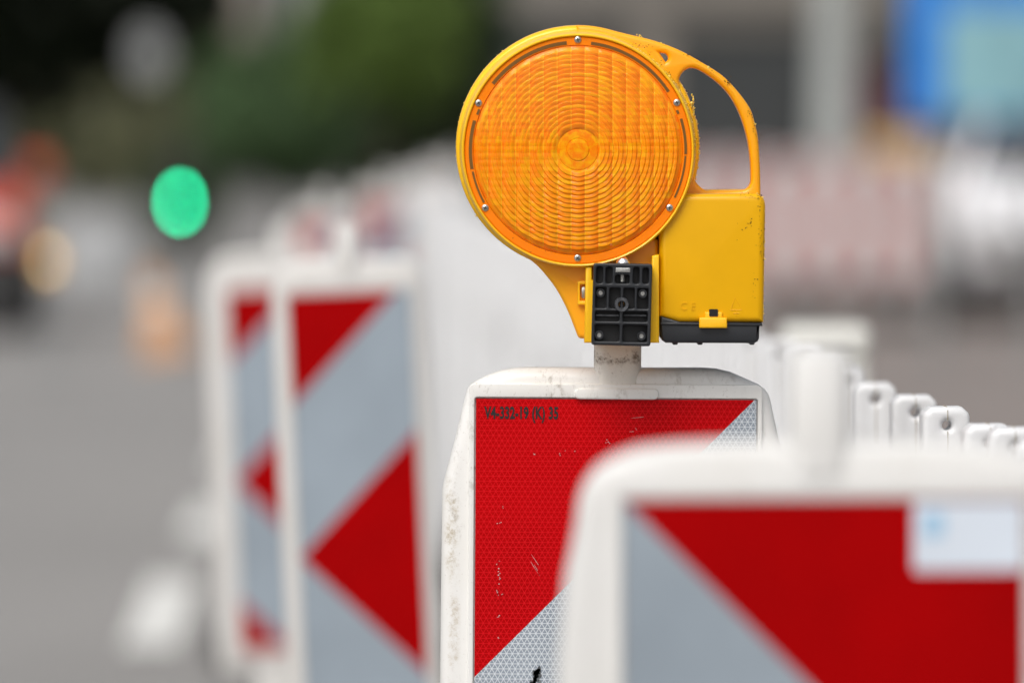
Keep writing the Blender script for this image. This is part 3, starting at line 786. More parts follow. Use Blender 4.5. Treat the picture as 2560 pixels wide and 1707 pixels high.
# ridge inside the slots, boss with through hole, screws
bm = bmesh.new()
for x0 in (776, 1001): plate(bm, [zr(x0+4, 735, x0+196, 752, 3, -.079)], -.0785, -.072, .0006)
c = L(*Z(992, 655), FR)
lathe(bm, [(27*S/3.266*1.0, -.074, *c), (29*S/3.266, -.0838, *c), (33*S/3.266, -.0845, *c), (54*S/3.266, -.0845, *c), (58*S/3.266, -.0835, *c), (59*S/3.266, -.072, *c)], 32)
obj('centre_boss', bm, M['black_worn'], cp)
bm = bmesh.new(); cyl(bm, (c[0], -.0742, c[1]), (c[0], -.0748, c[1]), 28*S/3.266, n=24); obj('through_hole', bm, M['orange_plastic'], cp)
for x, y in ((820, 560), (1163, 566), (809, 903), (1153, 912)):
    q = L(*Z(x, y), -.080); u = S/3.266
    bm = bmesh.new(); lathe(bm, [(33*u, -.072, *q), (33*u, -.0808, *q), (31*u, -.0815, *q), (28*u, -.0815, *q), (26*u, -.0795, *q), (14*u, -.0795, *q)], 28)
    b_ = obj('screw_boss', bm, M['black_worn'], cp)
    bm = bmesh.new(); lathe(bm, [(21*u, -.078, *q), (21*u, -.0806, *q), (16*u, -.0812, *q), (9*u, -.0812, *q), (8*u, -.0795, *q), (0, -.0795, *q)], 24); obj('screw', bm, M['steel'], b_)
bm = bmesh.new(); plate(bm, [zr(943, 356, 1062, 391, 4, FR)], FR-.0006, -.075, .0004); obj('square_nut', bm, M['steel'], cp)
bm = bmesh.new(); q0 = L(*Z(998, 412), -.079); q1 = L(*Z(997, 470), -.079)
cyl(bm, (q0[0], -.0775, q0[1]), (q1[0], -.0775, q1[1]), 22*S/3.266, n=18)
for i in range(7):
    zz = q0[1] + (q1[1]-q0[1])*(i+.5)/7; cyl(bm, (q0[0], -.0775, zz-.0006), (q0[0], -.0775, zz+.0002), 22*S/3.266, 25*S/3.266, n=18)
obj('threaded_bolt', bm, M['steel'], cp)
bm = bmesh.new(); c = L(1557, 657.5, -.076)
for (r0, h0), (r1, h1) in zip(((17.3, 0), (17.3, 2), (16, 6), (12, 11), (6, 15), (.01, 16)), ((17.3, 2), (16, 6), (12, 11), (6, 15), (.01, 16), (.0, 16))):
    cyl(bm, (c[0], -.076, c[1]+h0*S), (c[0], -.076, c[1]+h1*S+1e-6), r0*S, max(r1, .01)*S, n=32, caps=False)
bmesh.ops.remove_doubles(bm, verts=bm.verts[:], dist=1e-6)
obj('dome_nut', bm, M['chrome'], cp, 60)

# rough edges and dirt flecks on the handle, flange and battery box
def along(path, n, rg):
    seg = [(path[i], path[i+1], math.hypot(path[i+1][0]-path[i][0], path[i+1][1]-path[i][1])) for i in range(len(path)-1)]
    tot = sum(s_[2] for s_ in seg)
    for _ in range(n):
        d = rg.random()*tot
        for a, b, l in seg:
            if d <= l: t = d/l if l else 0; yield (a[0]+(b[0]-a[0])*t, a[1]+(b[1]-a[1])*t); break
            d -= l
rg = random.Random(21)
def blob(bm, x, y, z, r, rg, mi=0):
    n0 = len(bm.verts); n_f = len(bm.faces)
    res = bmesh.ops.create_icosphere(bm, subdivisions=1, radius=r)
    sx, sy, sz = rg.uniform(.5, 1.5), rg.uniform(.6, 1.2), rg.uniform(.5, 1.5)
    for v in res['verts']:
        f = rg.uniform(.7, 1.25); v.co = Vector((v.co.x*sx*f + x, v.co.y*sy*f + y, v.co.z*sz*f + z))
    for f in {f for v in res['verts'] for f in v.link_faces}: f.material_index = mi
flange_r = [(1444 + 303*math.cos(R(a)), 369 - 303*math.sin(R(a))) for a in range(-22, 50, 2)]
flange_l = [(1444 + 304*math.cos(R(a)), 369 - 304*math.sin(R(a))) for a in range(118, 215, 3)]
rim_r = [(1445 + 292*math.cos(R(a)), 376 - 292*math.sin(R(a))) for a in range(2, 62, 2)]
hpath = [p for p in outer if p[0] > 1560]; bpath = [(1893, 484), (1906, 490), (1913, 505), (1914, 560), (1911, 680), (1909, 800)]
bm = bmesh.new()
for px, py in along(hpath, 70, rg):
    x, z = L(px-1.2+rg.gauss(0, .8), py+1.2+rg.gauss(0, .8), -.024); blob(bm, x, rg.uniform(-.026, -.014), z, rg.uniform(1.0, 2.4)*S, rg)
for cl_x, cl_y, n in ((1600, 88, 6), (1650, 110, 5), (1770, 170, 9), (1818, 207, 6), (1874, 282, 9), (1886, 312, 5), (1893, 350, 3)):
    for _ in range(n):
        x, z = L(cl_x-1+rg.gauss(0, 2.2), cl_y+1+rg.gauss(0, 2.2), -.024); blob(bm, x, rg.uniform(-.027, -.02), z, rg.uniform(1.5, 3.0)*S, rg)
for px, py in along(flange_r, 110, rg):
    x, z = L(px+rg.gauss(0, 1.2), py+rg.gauss(0, 1.2), -.02); blob(bm, x, rg.uniform(-.024, -.014), z, rg.uniform(1.5, 3.2)*S, rg)
for _ in range(34):
    x, z = L(1731+rg.gauss(0, 2.5), 268+rg.gauss(0, 13), -.024); blob(bm, x, rg.uniform(-.027, -.018), z, rg.uniform(2, 4.6)*S, rg)
for px, py in along(rim_r, 90, rg):
    x, z = L(px+rg.gauss(.5, .8), py+rg.gauss(-.5, .8), -.06); blob(bm, x, rg.uniform(-.068, -.05), z, rg.uniform(1.2, 2.6)*S, rg)
for px, py in along(flange_l, 40, rg):
    x, z = L(px+rg.gauss(0, 1), py+rg.gauss(0, 1), -.02); blob(bm, x, rg.uniform(-.022, -.006), z, rg.uniform(.8, 2.2)*S, rg)
for px, py in along(bpath, 80, rg):
    x, z = L(px-abs(rg.gauss(0, 3)), py+rg.gauss(0, 2), -.066); blob(bm, x, rg.uniform(-.067, -.058), z, rg.uniform(1.0, 2.6)*S, rg)
obj('rough_edge', bm, M['flash_plastic'], lamp)['kind'] = 'stuff'
bm = bmesh.new()
for cx_, cy_, sx, sy, n, dy in ((1598, 115, 7, 4, 22, -.0765), (1618, 117, 8, 3, 8, -.0765), (1623, 130, 5, 5, 6, -.07), (1652, 162, 4, 6, 7, -.065), (1668, 182, 5, 6, 6, -.065), (1718, 138, 4, 2, 8, -.0285), (1755, 158, 8, 4, 6, -.0285),
        (1822, 203, 5, 6, 22, -.0285), (1788, 175, 12, 9, 12, -.0285), (1876, 284, 4, 4, 10, -.0285), (1888, 308, 3, 14, 16, -.0285), (1896, 345, 2, 14, 8, -.0285), (1732, 262, 6, 5, 16, -.036), (1738, 285, 3, 9, 12, -.036), (1715, 237, 4, 6, 8, -.04), (1745, 330, 2, 25, 10, -.026),
        (1878, 489, 14, 4, 22, -.0705), (1899, 494, 5, 5, 10, -.0705), (1902, 590, 4, 16, 17, -.0705), (1902, 637, 3, 14, 11, -.0705), (1876, 560, 3, 9, 9, -.0705), (1860, 565, 12, 14, 8, -.0705), (1890, 690, 6, 40, 12, -.0705), (1903, 540, 4, 30, 14, -.0705), (1330, 640, 20, 10, 5, -.0748), (1300, 590, 30, 18, 5, -.0748)):
    for _ in range(n):
        x, z = L(cx_+rg.gauss(0, sx), cy_+rg.gauss(0, sy), dy); blob(bm, x, dy+.0003, z, rg.uniform(.6, 1.4)*S, rg)
obj('dirt_flecks', bm, M['dirt'], lamp)['kind'] = 'stuff'

# ------------------------------------------------------------------ green traffic signal and the street beyond
M['signal_black'] = plain('signal_black', (0.02, 0.022, 0.022), 0.5); M['grey_metal'] = plain('grey_metal', (0.30, 0.31, 0.31), 0.5, 0.3)
M['green_light'] = mat_emit('green_light', (0.002, 0.80, 0.36), 38.0); M['dark_lens'] = plain('dark_lens', (0.05, 0.012, 0.01), 0.2)
ps = W(449, 506, 9.2); sg = thing('traffic_signal', 'traffic signal showing a round green light by the far hedge', 'traffic light', (ps.x, ps.y+.12, 0))
bm = bmesh.new(); cyl(bm, (0, .12, 0), (0, .12, ps.z+.36), .045, n=20); obj('pole', bm, M['signal_black'], sg)
bm = bmesh.new(); box(bm, -.09, .09, -.06, .10, ps.z-.09, ps.z+.32, bev=.02); obj('housing', bm, M['signal_black'], sg)
for i, m in enumerate((M['green_light'], M['dark_lens'], M['dark_lens'])):
    zc = ps.z + i*.115
    bm = bmesh.new(); r = .036
    lathe(bm, [(r, -.061, 0, zc), (r*.9, -.068, 0, zc), (r*.5, -.074, 0, zc), (0, -.076, 0, zc)], 32); ln = obj('lens', bm, m, sg)
    bm = bmesh.new(); n = 20
    a = [bm.verts.new(((r+.006)*math.cos(R(-20+220*j/n)), -.06, zc+(r+.006)*math.sin(R(-20+220*j/n)))) for j in range(n+1)]
    b = [bm.verts.new(((r+.006)*math.cos(R(-20+220*j/n)), -.11, zc+.004+(r+.006)*math.sin(R(-20+220*j/n)))) for j in range(n+1)]
    for j in range(n): bm.faces.new((a[j], a[j+1], b[j+1], b[j]))
    obj('visor', bm, M['signal_black'], ln)

# cars --------------------------------------------------------------
M['glass_dark'] = mat_glass('car_glass', (0.03, 0.035, 0.04)); M['tyre'] = plain('tyre', (0.015, 0.015, 0.015), 0.8); M['rim'] = plain('alloy', (0.5, 0.5, 0.5), 0.3, 0.9)
M['lamp_off'] = plain('car_lamp', (0.6, 0.6, 0.6), 0.1); M['tail'] = plain('tail_lamp', (0.45, 0.01, 0.008), 0.15); M['trim'] = plain('black_trim', (0.02, 0.02, 0.02), 0.5)
M['plate'] = plain('blank_plate', (0.7, 0.7, 0.68), 0.4)
M['headlight_on'] = mat_emit('headlight_on', (1.0, 0.76, 0.42), 3.4)
def car(label, loc, yaw, paint, roof=None):
    """4.2 m hatchback; front faces -y before the turn"""
    t = thing('parked_car', label, 'car', loc, (0, 0, R(yaw)))
    st_ = [(-2.08, .42, .62, .72), (-1.95, .26, .72, .80), (-1.3, .22, .92, .86), (-0.9, .22, .96, .87), (.6, .22, .98, .88), (1.5, .22, .98, .86), (1.95, .30, .95, .80), (2.08, .45, .88, .72)]
    bm = bmesh.new(); rows = []
    for y, z0, z1, hw_ in st_:
        sec = [(-hw_*.9, z0), (-hw_, z0+.14), (-hw_*1.01, (z0+z1)/2), (-hw_*.97, z1-.08), (-hw_*.84, z1), (hw_*.84, z1), (hw_*.97, z1-.08), (hw_*1.01, (z0+z1)/2), (hw_, z0+.14), (hw_*.9, z0)]
        rows.append([bm.verts.new((x, y, z)) for x, z in sec])
    for a, b in zip(rows, rows[1:]):
        for i in range(len(a)):
            j = (i+1) % len(a); bm.faces.new((a[i], a[j], b[j], b[i]))
    bm.faces.new(rows[0][::-1]); bm.faces.new(rows[-1]); bmesh.ops.recalc_face_normals(bm, faces=bm.faces[:])
    bmesh.ops.bevel(bm, geom=bm.edges[:], offset=.02, segments=2, affect='EDGES')
    obj('body', bm, paint, t)
    cab = [(-1.0, .955, .955, .80, .80), (-.25, .955, 1.40, .80, .62), (.9, .955, 1.47, .80, .62), (1.75, .955, 1.36, .78, .58), (2.0, .94, .955, .76, .70)]
    bm = bmesh.new(); rows = []
    for y, z0, z1, w0, w1 in cab:
        rows.append([bm.verts.new(p) for p in ((-w0, y, z0), (-w1, y, z1), (w1, y, z1), (w0, y, z0))])
    for a, b in zip(rows, rows[1:]):
        for i in range(3): bm.faces.new((a[i], a[i+1], b[i+1], b[i]))
    bmesh.ops.remove_doubles(bm, verts=bm.verts[:], dist=1e-4); bmesh.ops.recalc_face_normals(bm, faces=bm.faces[:])
    bmesh.ops.solidify(bm, geom=bm.faces[:], thickness=.02)
    obj('cabin', bm, roof or paint, t)
    bm = bmesh.new()
    def quad(p): bm.faces.new([bm.verts.new(q) for q in p])
    quad([(-.70, -.93, 1.005), (.70, -.93, 1.005), (.57, -.32, 1.375), (-.57, -.32, 1.375)])
    obj('windscreen', bm, M['glass_dark'], t, 0)
    bm = bmesh.new(); quad([(-.66, 2.008, 1.0), (.66, 2.008, 1.0), (.54, 1.815, 1.33), (-.54, 1.815, 1.33)]); obj('rear_window', bm, M['glass_dark'], t, 0)
    for s in (-1, 1):
        bm = bmesh.new()
        quad([(s*.797, -.75, 1.0), (s*.797, .55, 1.0), (s*.66, .55, 1.40), (s*.66, -.2, 1.36)]); quad([(s*.797, .63, 1.0), (s*.785, 1.7, 1.0), (s*.64, 1.55, 1.35), (s*.66, .63, 1.40)])
        obj('side_window', bm, M['glass_dark'], t, 0)
        bm = bmesh.new(); box(bm, s*.60-.16, s*.60+.16, -2.09, -1.98, .60, .74, bev=.03); obj('headlight', bm, M['lamp_off'], t)
        bm = bmesh.new(); box(bm, s*.66-.1, s*.66+.1, 1.98, 2.09, .68, .90, bev=.02); obj('tail_light', bm, M['tail'], t)
        bm = bmesh.new(); box(bm, s*.90-.09, s*.90+.09, -.72, -.58, .98, 1.12, bev=.03); obj('mirror', bm, paint, t)
        for y in (-1.32, 1.30):
            bm = bmesh.new(); lathe(bm, [(.20, -.09, 0, 0), (.30, -.10, 0, 0), (.325, -.07, 0, 0), (.325, .07, 0, 0), (.30, .10, 0, 0), (.20, .09, 0, 0)], 28)
            q = Matrix.Translation((s*.80, y, .325)) @ Matrix.Rotation(R(90), 4, 'Z'); bm.transform(q); wh = obj('wheel', bm, M['tyre'], t)
            bm = bmesh.new(); lathe(bm, [(.205, -.085, 0, 0), (.18, -.06, 0, 0), (.05, -.075, 0, 0), (0, -.08, 0, 0)], 20); lathe(bm, [(.205, .085, 0, 0), (.18, .06, 0, 0), (.05, .075, 0, 0), (0, .08, 0, 0)], 20)
            bm.transform(q); obj('rim', bm, M['rim'], wh)
    if roof:
        bm = bmesh.new(); box(bm, -.89, .89, -2.13, -1.82, .19, .57, bev=.05, seg=3); obj('bumper', bm, M['trim'], t)
        for s in (-1, 1):
            bm = bmesh.new(); box(bm, s*.89-.02, s*.89+.02, -.95, .95, .20, .48, bev=.012); obj('sill_trim', bm, M['trim'], t)
    bm = bmesh.new(); box(bm, -.45, .45, -2.10, -2.0, .40, .58, bev=.02); obj('grille', bm, M['trim'], t)
    bm = bmesh.new(); box(bm, -.26, .26, 2.06, 2.10, .55, .66, bev=.005); obj('number_plate', bm, M['plate'], t)
    bm = bmesh.new(); box(bm, -.78, .78, -2.0, 2.0, .20, .30); obj('underbody', bm, M['trim'], t)
    return t
M['paint_red'] = plain('red_paint', (0.60, 0.075, 0.03), 0.25, var=.04); M['paint_white'] = plain('white_paint', (0.78, 0.78, 0.8), 0.25, var=.02); M['paint_grey'] = plain('grey_paint', (0.36, 0.38, 0.40), 0.25, 0.3, var=.03)
car('orange red car at the road edge, its front just entering the picture', (-4.10, 38.5, 0), 4, M['paint_red'], M['trim'])
pk = W(243, 545, 9.0); t = thing('concrete_block', 'pale grey concrete block on the road left of the traffic cone', 'block', (pk.x, pk.y, 0))
M['block'] = plain('cast_concrete', (0.40, 0.41, 0.42), 0.8, var=.1)
bm = bmesh.new(); plate(bm, [[(-.28, .06), (.28, .06), (.24, pk.z), (-.24, pk.z)]], -.3, .3, .02, 2); obj('body', bm, M['block'], t)
for sx_ in (-.16, .16):
    bm = bmesh.new(); box(bm, sx_-.09, sx_+.09, -.28, .28, 0, .062, bev=.01); obj('foot', bm, M['block'], t)
car('white car standing beyond the fence on the site side', (3.95, 40.5, 0), -4, M['paint_white'])
# small lit warning lamp in front of the red car
pw = W(122, 651, 6.1); t = thing('hazard_lantern', 'small hazard lantern glowing dull yellow in front of the red car', 'lantern', (pw.x, pw.y, 0))
bm = bmesh.new(); cyl(bm, (0, 0, .02), (0, 0, pw.z-.05), .014, n=14); box(bm, -.12, .12, -.12, .12, 0, .03, bev=.01); obj('stand', bm, M['grey_metal'], t)
bm = bmesh.new(); box(bm, -.05, .05, -.03, .03, pw.z-.06, pw.z+.05, bev=.01); obj('case', bm, M['tab_plastic'], t)
bm = bmesh.new(); lathe(bm, [(.022, -.031, 0, pw.z), (.019, -.036, 0, pw.z), (0, -.039, 0, pw.z)], 24); obj('lens', bm, M['headlight_on'], t)

# traffic cone
M['cone'] = plain('cone_orange', (0.60, 0.31, 0.14), 0.7); M['cone_white'] = plain('cone_band', (0.75, 0.74, 0.72), 0.4)
pc = W(415, 880, 6.7); t = thing('traffic_cone', 'pale orange traffic cone leaning over on the road', 'cone', (pc.x, pc.y, 0), (0, R(-12), 0))
bm = bmesh.new(); cyl(bm, (0, 0, .03), (0, 0, .48), .15, .035, n=28); obj('body', bm, M['cone'], t)
bm = bmesh.new(); box(bm, -.19, .19, -.19, .19, 0.0, .035, bev=.012); obj('base', bm, M['cone'], t)
bm = bmesh.new(); cyl(bm, (0, 0, .26), (0, 0, .34), .0930, .0730, n=28, caps=False); obj('white_band', bm, M['cone_white'], t)

# red and white barrier boards beyond the site
M['board_red'] = plain('board_red', (0.42, 0.20, 0.19), 0.4); M['board_white'] = plain('board_white', (0.58, 0.57, 0.57), 0.4)
def barrier(label, loc, yaw, ln=2.0):
    t = thing('barrier_board', label, 'barrier', loc, (0, 0, R(yaw)), 'red and white barriers across the site')
    for zc in (.92, .50):
        bm = bmesh.new(); n = int(ln/.13)
        for i in range(n): box(bm, -ln/2+i*ln/n, -ln/2+(i+1)*ln/n, -.018, .018, zc-.17, zc+.17, mi=i % 2)
        bmesh.ops.remove_doubles(bm, verts=bm.verts[:], dist=1e-5)
        obj('board', bm, [M['board_red'], M['board_white']], t, 0)
    for s in (-1, 1):
        bm = bmesh.new(); cyl(bm, (s*(ln/2-.2), .03, .08), (s*(ln/2-.2), .03, 1.05), .02, n=12); obj('upright', bm, M['grey_metal'], t)
        bm = bmesh.new(); bm2 = bmesh.new(); foot_mesh(bm2, .5, .3, .1); bm2.transform(Matrix.Translation((s*(ln/2-.2), .03, 0))); bm.free(); obj('foot', bm2, M['rubber'], t)
    for (x, y, yw, lab) in (): pass
    return t
for lab, px, k_, yw in (('red and white barrier board standing right of the battery box, beside the grey column', 1990, 7.4, 8), ('red and white barrier board in the middle of the site between two others', 2230, 8.0, -5),
                        ('red and white barrier board below the blue sign, beside the white car', 2470, 8.8, 4), ('red and white barrier board seen through the lamp handle', 1800, 8.6, -3)):
    p = W(px, 500, k_); barrier(lab, (p.x, p.y, 0), yw, 1.9)

# blue sign on two posts
M['sign_blue'] = plain('sign_blue', (0.025, 0.20, 0.60), 0.35); M['sign_pale'] = plain('sign_pale', (0.22, 0.42, 0.47), 0.4, var=.2, scale=3)
k_ = 6.2; a = W(2262, -170, k_); b = W(2660, 330, k_)
t = thing('road_sign', 'large blue sign board with a pale panel, on two posts over the site', 'sign', ((a.x+b.x)/2, a.y, 0))
hw_ = (b.x-a.x)/2
bm = bmesh.new(); plate(bm, [rrect(-hw_, hw_, b.z+.06, a.z, .05)], -.012, .012, .003); obj('board', bm, M['sign_blue'], t)
bm = bmesh.new(); plate(bm, [rrect(-hw_+.22, hw_-.1, b.z+.09, a.z-.42, .03)], -.017, -.0125, 0); obj('panel', bm, M['sign_pale'], t, 0)
for s in (-1, 1):
    bm = bmesh.new(); cyl(bm, (s*hw_*.6, .05, 0), (s*hw_*.6, .05, a.z), .03, n=16); obj('post', bm, M['grey_metal'], t)
# mustard tool box / machine under the sign
M['mustard'] = plain('mustard_paint', (0.50, 0.33, 0.10), 0.5); p = W(2262, 362, 8.9)
t = thing('site_generator', 'mustard yellow site generator behind the barriers, under the blue sign', 'generator', (p.x, p.y+.4, 0))
bm = bmesh.new(); box(bm, -.28, .28, -.4, .4, .35, p.z+.06, bev=.05, seg=3); obj('hood', bm, M['mustard'], t)
bm = bmesh.new(); box(bm, -.30, .30, -.45, .45, .18, .345, bev=.02); obj('chassis', bm, M['trim'], t)
for s in (-1, 1):
    bm = bmesh.new(); lathe(bm, [(.08, -.05, 0, 0), (.17, -.06, 0, 0), (.18, 0, 0, 0), (.17, .06, 0, 0), (.08, .05, 0, 0)], 24); bm.transform(Matrix.Translation((s*.36, 0, .18)) @ Matrix.Rotation(R(90), 4, 'Z')); obj('wheel', bm, M['tyre'], t)
bm = bmesh.new(); box(bm, -.2, .2, -.412, -.40, .5, .8, bev=.004); obj('vent_panel', bm, M['trim'], t)
# dark red advertising pillar far behind the site
M['maroon'] = plain('maroon_poster', (0.085, 0.035, 0.04), 0.6, var=.25, scale=2)
p = W(2205, 300, 17.2); t = thing('advertising_pillar', 'round dark maroon advertising pillar between the pale lamp post and the blue sign', 'pillar', (p.x, p.y, 0))
bm = bmesh.new(); cyl(bm, (0, 0, .25), (0, 0, 2.2), .42, n=36); obj('poster_drum', bm, M['maroon'], t)
bm = bmesh.new(); cyl(bm, (0, 0, 0), (0, 0, .25), .47, n=36); obj('plinth', bm, M['column'] if 'column' in M else M['kerbstone'], t)
bm = bmesh.new(); cyl(bm, (0, 0, 2.2), (0, 0, 2.32), .50, n=36); cyl(bm, (0, 0, 2.32), (0, 0, 2.6), .46, .05, n=36); obj('cap', bm, M['trim'], t)
# pale column
M['column'] = plain('pale_concrete', (0.34, 0.36, 0.35), 0.7)
p = W(2085, 300, 10.5); t = thing('lamp_post', 'thick pale grey lamp post rising between the lamp handle and the blue sign', 'lamp post', (p.x, p.y, 0))
bm = bmesh.new(); cyl(bm, (0, 0, .0), (0, 0, 1.3), .24, .22, n=28); cyl(bm, (0, 0, 1.3), (0, 0, 7.5), .22, .08, n=28); obj('shaft', bm, M['column'], t)
bm = bmesh.new(); cyl(bm, (0, 0, 7.45), (-1.3, -.4, 7.9), .05, .04, n=14); obj('arm', bm, M['column'], t)
bm = bmesh.new(); box(bm, -1.75, -1.2, -.55, -.28, 7.84, 7.98, bev=.04); obj('lamp_head', bm, M['grey_metal'], t)

# ------------------------------------------------------------------ buildings
M['stone'] = plain('facade_stone', (0.20, 0.185, 0.165), 0.8, var=.1, scale=1.5); M['stucco'] = plain('facade_stucco', (0.62, 0.64, 0.62), 0.8, var=.06, scale=1.0)
M['brick'] = plain('facade_red', (0.24, 0.13, 0.11), 0.8, var=.15, scale=3); M['win'] = mat_glass('window_glass', (0.055, 0.06, 0.062), .08); M['wframe'] = plain('window_frame', (0.10, 0.10, 0.10), 0.6)
M['roof'] = plain('roof_tile', (0.16, 0.07, 0.05), 0.8); M['white_wall'] = plain('tan_render', (0.36, 0.32, 0.28), 0.8, var=.05, scale=1)
def building(label, x0, x1, y, dep, h, wall, bay=3.0, shop=True, yaw=0.0, dark=0.7):
    t = thing('town_building', label, 'building', ((x0+x1)/2, y, 0), (0, 0, R(yaw)))
    wd = x1-x0; n = max(1, round(wd/bay)); bw = wd/n; holes = []
    rows = [(0.45, 3.0, .82 if shop else .5)] if shop else [(.9, 2.5, .42)]
    z = 4.1
    while z + 2.2 < h: rows.append((z, z+1.7, .42)); z += 3.1
    wins = []
    for z0, z1, f in rows:
        for i in range(n):
            c = -wd/2 + bw*(i+.5); wins.append((c-bw*f/2, c+bw*f/2, z0, z1))
    bm = bmesh.new()
    plate(bm, [rrect(-wd/2, wd/2, 0, h, 0)] + [rrect(a, b, c, d, 0) for a, b, c, d in wins], 0, .35, 0)
    obj('wall', bm, wall, t, 0)
    bm = bmesh.new(); box(bm, -wd/2, wd/2, .36, dep, 0, h-.01); obj('rear_block', bm, M['wframe'], t, 0)
    for a, b, c, d in wins[:90]:
        bm = bmesh.new(); plate(bm, [rrect(a+.001, b-.001, c+.001, d-.001, 0), rrect(a+.07, b-.07, c+.07, d-.07, 0)], .12, .20, 0); wn = obj('window', bm, M['wframe'], t, 0)
        bm = bmesh.new(); box(bm, a+.06, b-.06, .15, .17, c+.06, d-.06); obj('pane', bm, M['win'], wn, 0)
    bm = bmesh.new()
    rr = [(-wd/2-.3, -.35, h), (wd/2+.3, -.35, h), (wd/2+.3, dep+.3, h), (-wd/2-.3, dep+.3, h), (-wd/2+.2, dep/2, h+2.6), (wd/2-.2, dep/2, h+2.6)]
    v = [bm.verts.new(p) for p in rr]
    for q in ((0, 1, 5, 4), (1, 2, 5), (2, 3, 4, 5), (3, 0, 4), (3, 2, 1, 0)): bm.faces.new([v[i] for i in q])
    obj('roof', bm, M['roof'], t, 0)
    bm = bmesh.new(); box(bm, -wd/2-.05, wd/2+.05, -.14, -.002, 3.35, 3.7, bev=.03); obj('cornice', bm, wall, t)
    return t
building('grey stone shop building with wide dark windows behind the lamp', -1.2, 9.6, 98, 10, 13, M['stone'], 3.2)
building('reddish brown shop building on the right, behind the blue sign', 9.7, 24, 90, 10, 12, M['brick'], 3.4, yaw=0)
building('tan rendered house glimpsed through the trees on the left', -26, -6.8, 150, 10, 12, M['white_wall'], 3.0, False)
building('pale house closing the street behind the hedge', -6.6, -1.3, 165, 10, 14, M['stucco'], 2.6, False)

# ------------------------------------------------------------------ trees and hedges
M['leaf_shaded'] = mat_leaf('leaf_shaded', (0.012, 0.018, 0.008)); M['leaf_mid'] = mat_leaf('leaf_mid', (0.14, 0.23, 0.105)); M['leaf_light'] = mat_leaf('leaf_light', (0.20, 0.30, 0.075)); M['leaf_olive'] = mat_leaf('leaf_olive', (0.25, 0.26, 0.15)); M['leaf_deep'] = mat_leaf('leaf_deep', (0.095, 0.14, 0.075))  # the near-black leaves have the crown's shade put into their colour
M['bark'] = plain('bark', (0.07, 0.055, 0.04), 0.9, var=.3, scale=10)
def tree(name, label, cat, x, y, zc, rx, rz, seed, mat, n_cl=70, per=55, leaf=.16, trunk=True, group='trees and shrubs along the street', ry=None, gap=.0):
    rg = random.Random(seed); t = thing(name, label, cat, (x, y, 0), (0, 0, 0), group); ry = ry or rx
    bm = bmesh.new(); tips = []
    for _ in range(n_cl):
        while True:
            u = Vector((rg.uniform(-1, 1), rg.uniform(-1, 1), rg.uniform(-1, 1)))
            if .35 < u.length < 1: break
        c = Vector((u.x*rx, u.y*ry, zc + u.z*rz)); tips.append(c)
        cr = rg.uniform(.25, .5)*min(rx, rz)*.6
        for _ in range(per):
            d = Vector((rg.gauss(0, 1), rg.gauss(0, 1), rg.gauss(0, .8)))*cr*.55
            p = c + d
            if p.z < .05: continue
            q = Euler((rg.uniform(-1.1, 1.1), rg.uniform(-1.1, 1.1), rg.uniform(0, 6.3))).to_matrix(); s = leaf*rg.uniform(.6, 1.4)
            vs = [bm.verts.new(p + q @ Vector(w_)) for w_ in ((-s*.35, 0, 0), (0, -s*.6, .02*s), (s*.35, 0, 0), (0, s*.7, -.05*s))]
            bm.faces.new(vs)
    obj('crown', bm, mat, t, 0)
    bm = bmesh.new(); r0 = max(.05, min(rx, rz)*.07)
    top = max(.3, zc - rz*.2)
    cyl(bm, (0, 0, 0), (0, 0, top), r0, r0*.6, n=12)
    for c in tips[:14]:
        cyl(bm, (0, 0, top*rg.uniform(.55, 1)), c, r0*.35, r0*.08, n=6)
    obj('trunk', bm, M['bark'], t)
    return t
def at(px, py, y): return Vector(((px-1280)/F*y, y, H-(py-YH)/F*y))
p = at(30, -60, 62); tree('street_tree', 'near black shaded tree overhanging the upper left corner', 'tree', p.x, 62, 3.1, 2.1, 1.6, 1, M['leaf_shaded'], 170, 110, .15)
p = at(470, 40, 76); tree('street_tree', 'dark tree between the left corner and the pale gap in the leaves', 'tree', p.x, 76, 3.75, 0.85, 1.6, 2, M['leaf_shaded'], 90, 90, .15)
p = at(965, 110, 88); tree('street_tree', 'light green leafy tree left of the lamp', 'tree', p.x, 88, 2.75, 1.35, 1.15, 3, M['leaf_light'], 120, 110, .13)
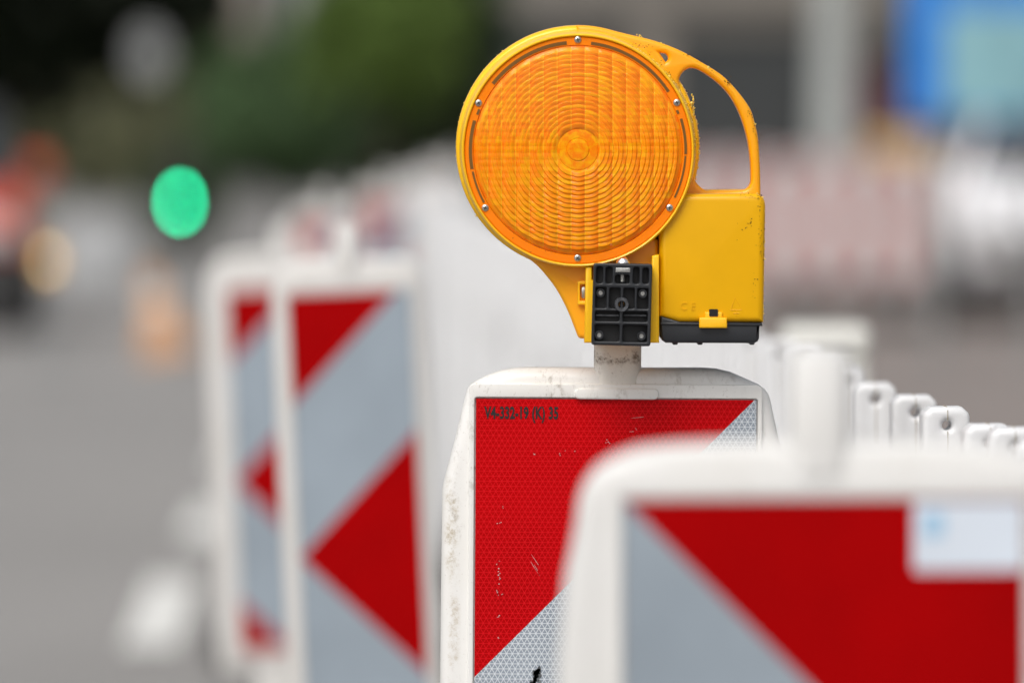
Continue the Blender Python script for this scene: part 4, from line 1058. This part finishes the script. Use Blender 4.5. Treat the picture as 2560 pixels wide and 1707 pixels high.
p = at(720, 300, 94); tree('shrub', 'mid green bush standing behind the green traffic light', 'bush', p.x, 94, 1.45, 1.8, 1.35, 4, M['leaf_mid'], 120, 110, .13)
p = at(1040, 330, 92); tree('shrub', 'dark green bush close behind the left rim of the lamp', 'bush', p.x, 92, 1.6, 1.1, 1.4, 5, M['leaf_deep'], 90, 110, .13)
p = at(430, 330, 100); tree('shrub', 'olive green bush left of the green traffic light', 'bush', p.x, 100, 1.45, 1.2, 1.2, 6, M['leaf_olive'], 90, 90, .14)
p = at(540, 200, 112); tree('shrub', 'tall olive bush above the green traffic light', 'bush', p.x, 112, 1.75, 1.7, 1.25, 7, M['leaf_olive'], 90, 90, .14)
p = at(1120, 40, 90); tree('street_tree', 'dark green tree touching the top edge just left of the lamp', 'tree', p.x, 90, 3.0, 1.0, 1.7, 8, M['leaf_deep'], 110, 100, .13)
p = at(215, 330, 118); tree('shrub', 'thin grey green bush before the tan house on the left', 'bush', p.x, 118, 1.7, 1.4, 1.6, 9, M['leaf_olive'], 50, 60, .15)
p = at(205, 330, 90); tree('shrub', 'low wide grey green bush along the left edge, behind the red car', 'bush', p.x, 90, .85, 1.75, .85, 10, M['leaf_olive'], 70, 80, .13, ry=.9)
p = at(830, 330, 100); tree('hedge', 'low dark hedge running behind the green traffic light to the lamp', 'hedge', p.x, 100, .75, 2.7, .75, 11, M['leaf_deep'], 160, 100, .13, ry=.8)
p = at(455, 500, 58); tree('shrub', 'small dark shrub right behind the green traffic light', 'bush', p.x, 58, .55, .42, .52, 12, M['leaf_deep'], 60, 80, .08)
# round sign seen from behind, left of the pale gap
p = at(372, 135, 58); t = thing('round_sign', 'round grey back of a traffic sign under the dark tree, left of the pale gap', 'sign', (p.x, 58, 0))
bm = bmesh.new(); cyl(bm, (0, 0, p.z), (0, .012, p.z), .21, n=36); obj('disc', bm, M['grey_metal'], t)
bm = bmesh.new(); cyl(bm, (0, .045, 0), (0, .045, p.z+.15), .018, n=14); obj('post', bm, M['signal_black'], t)
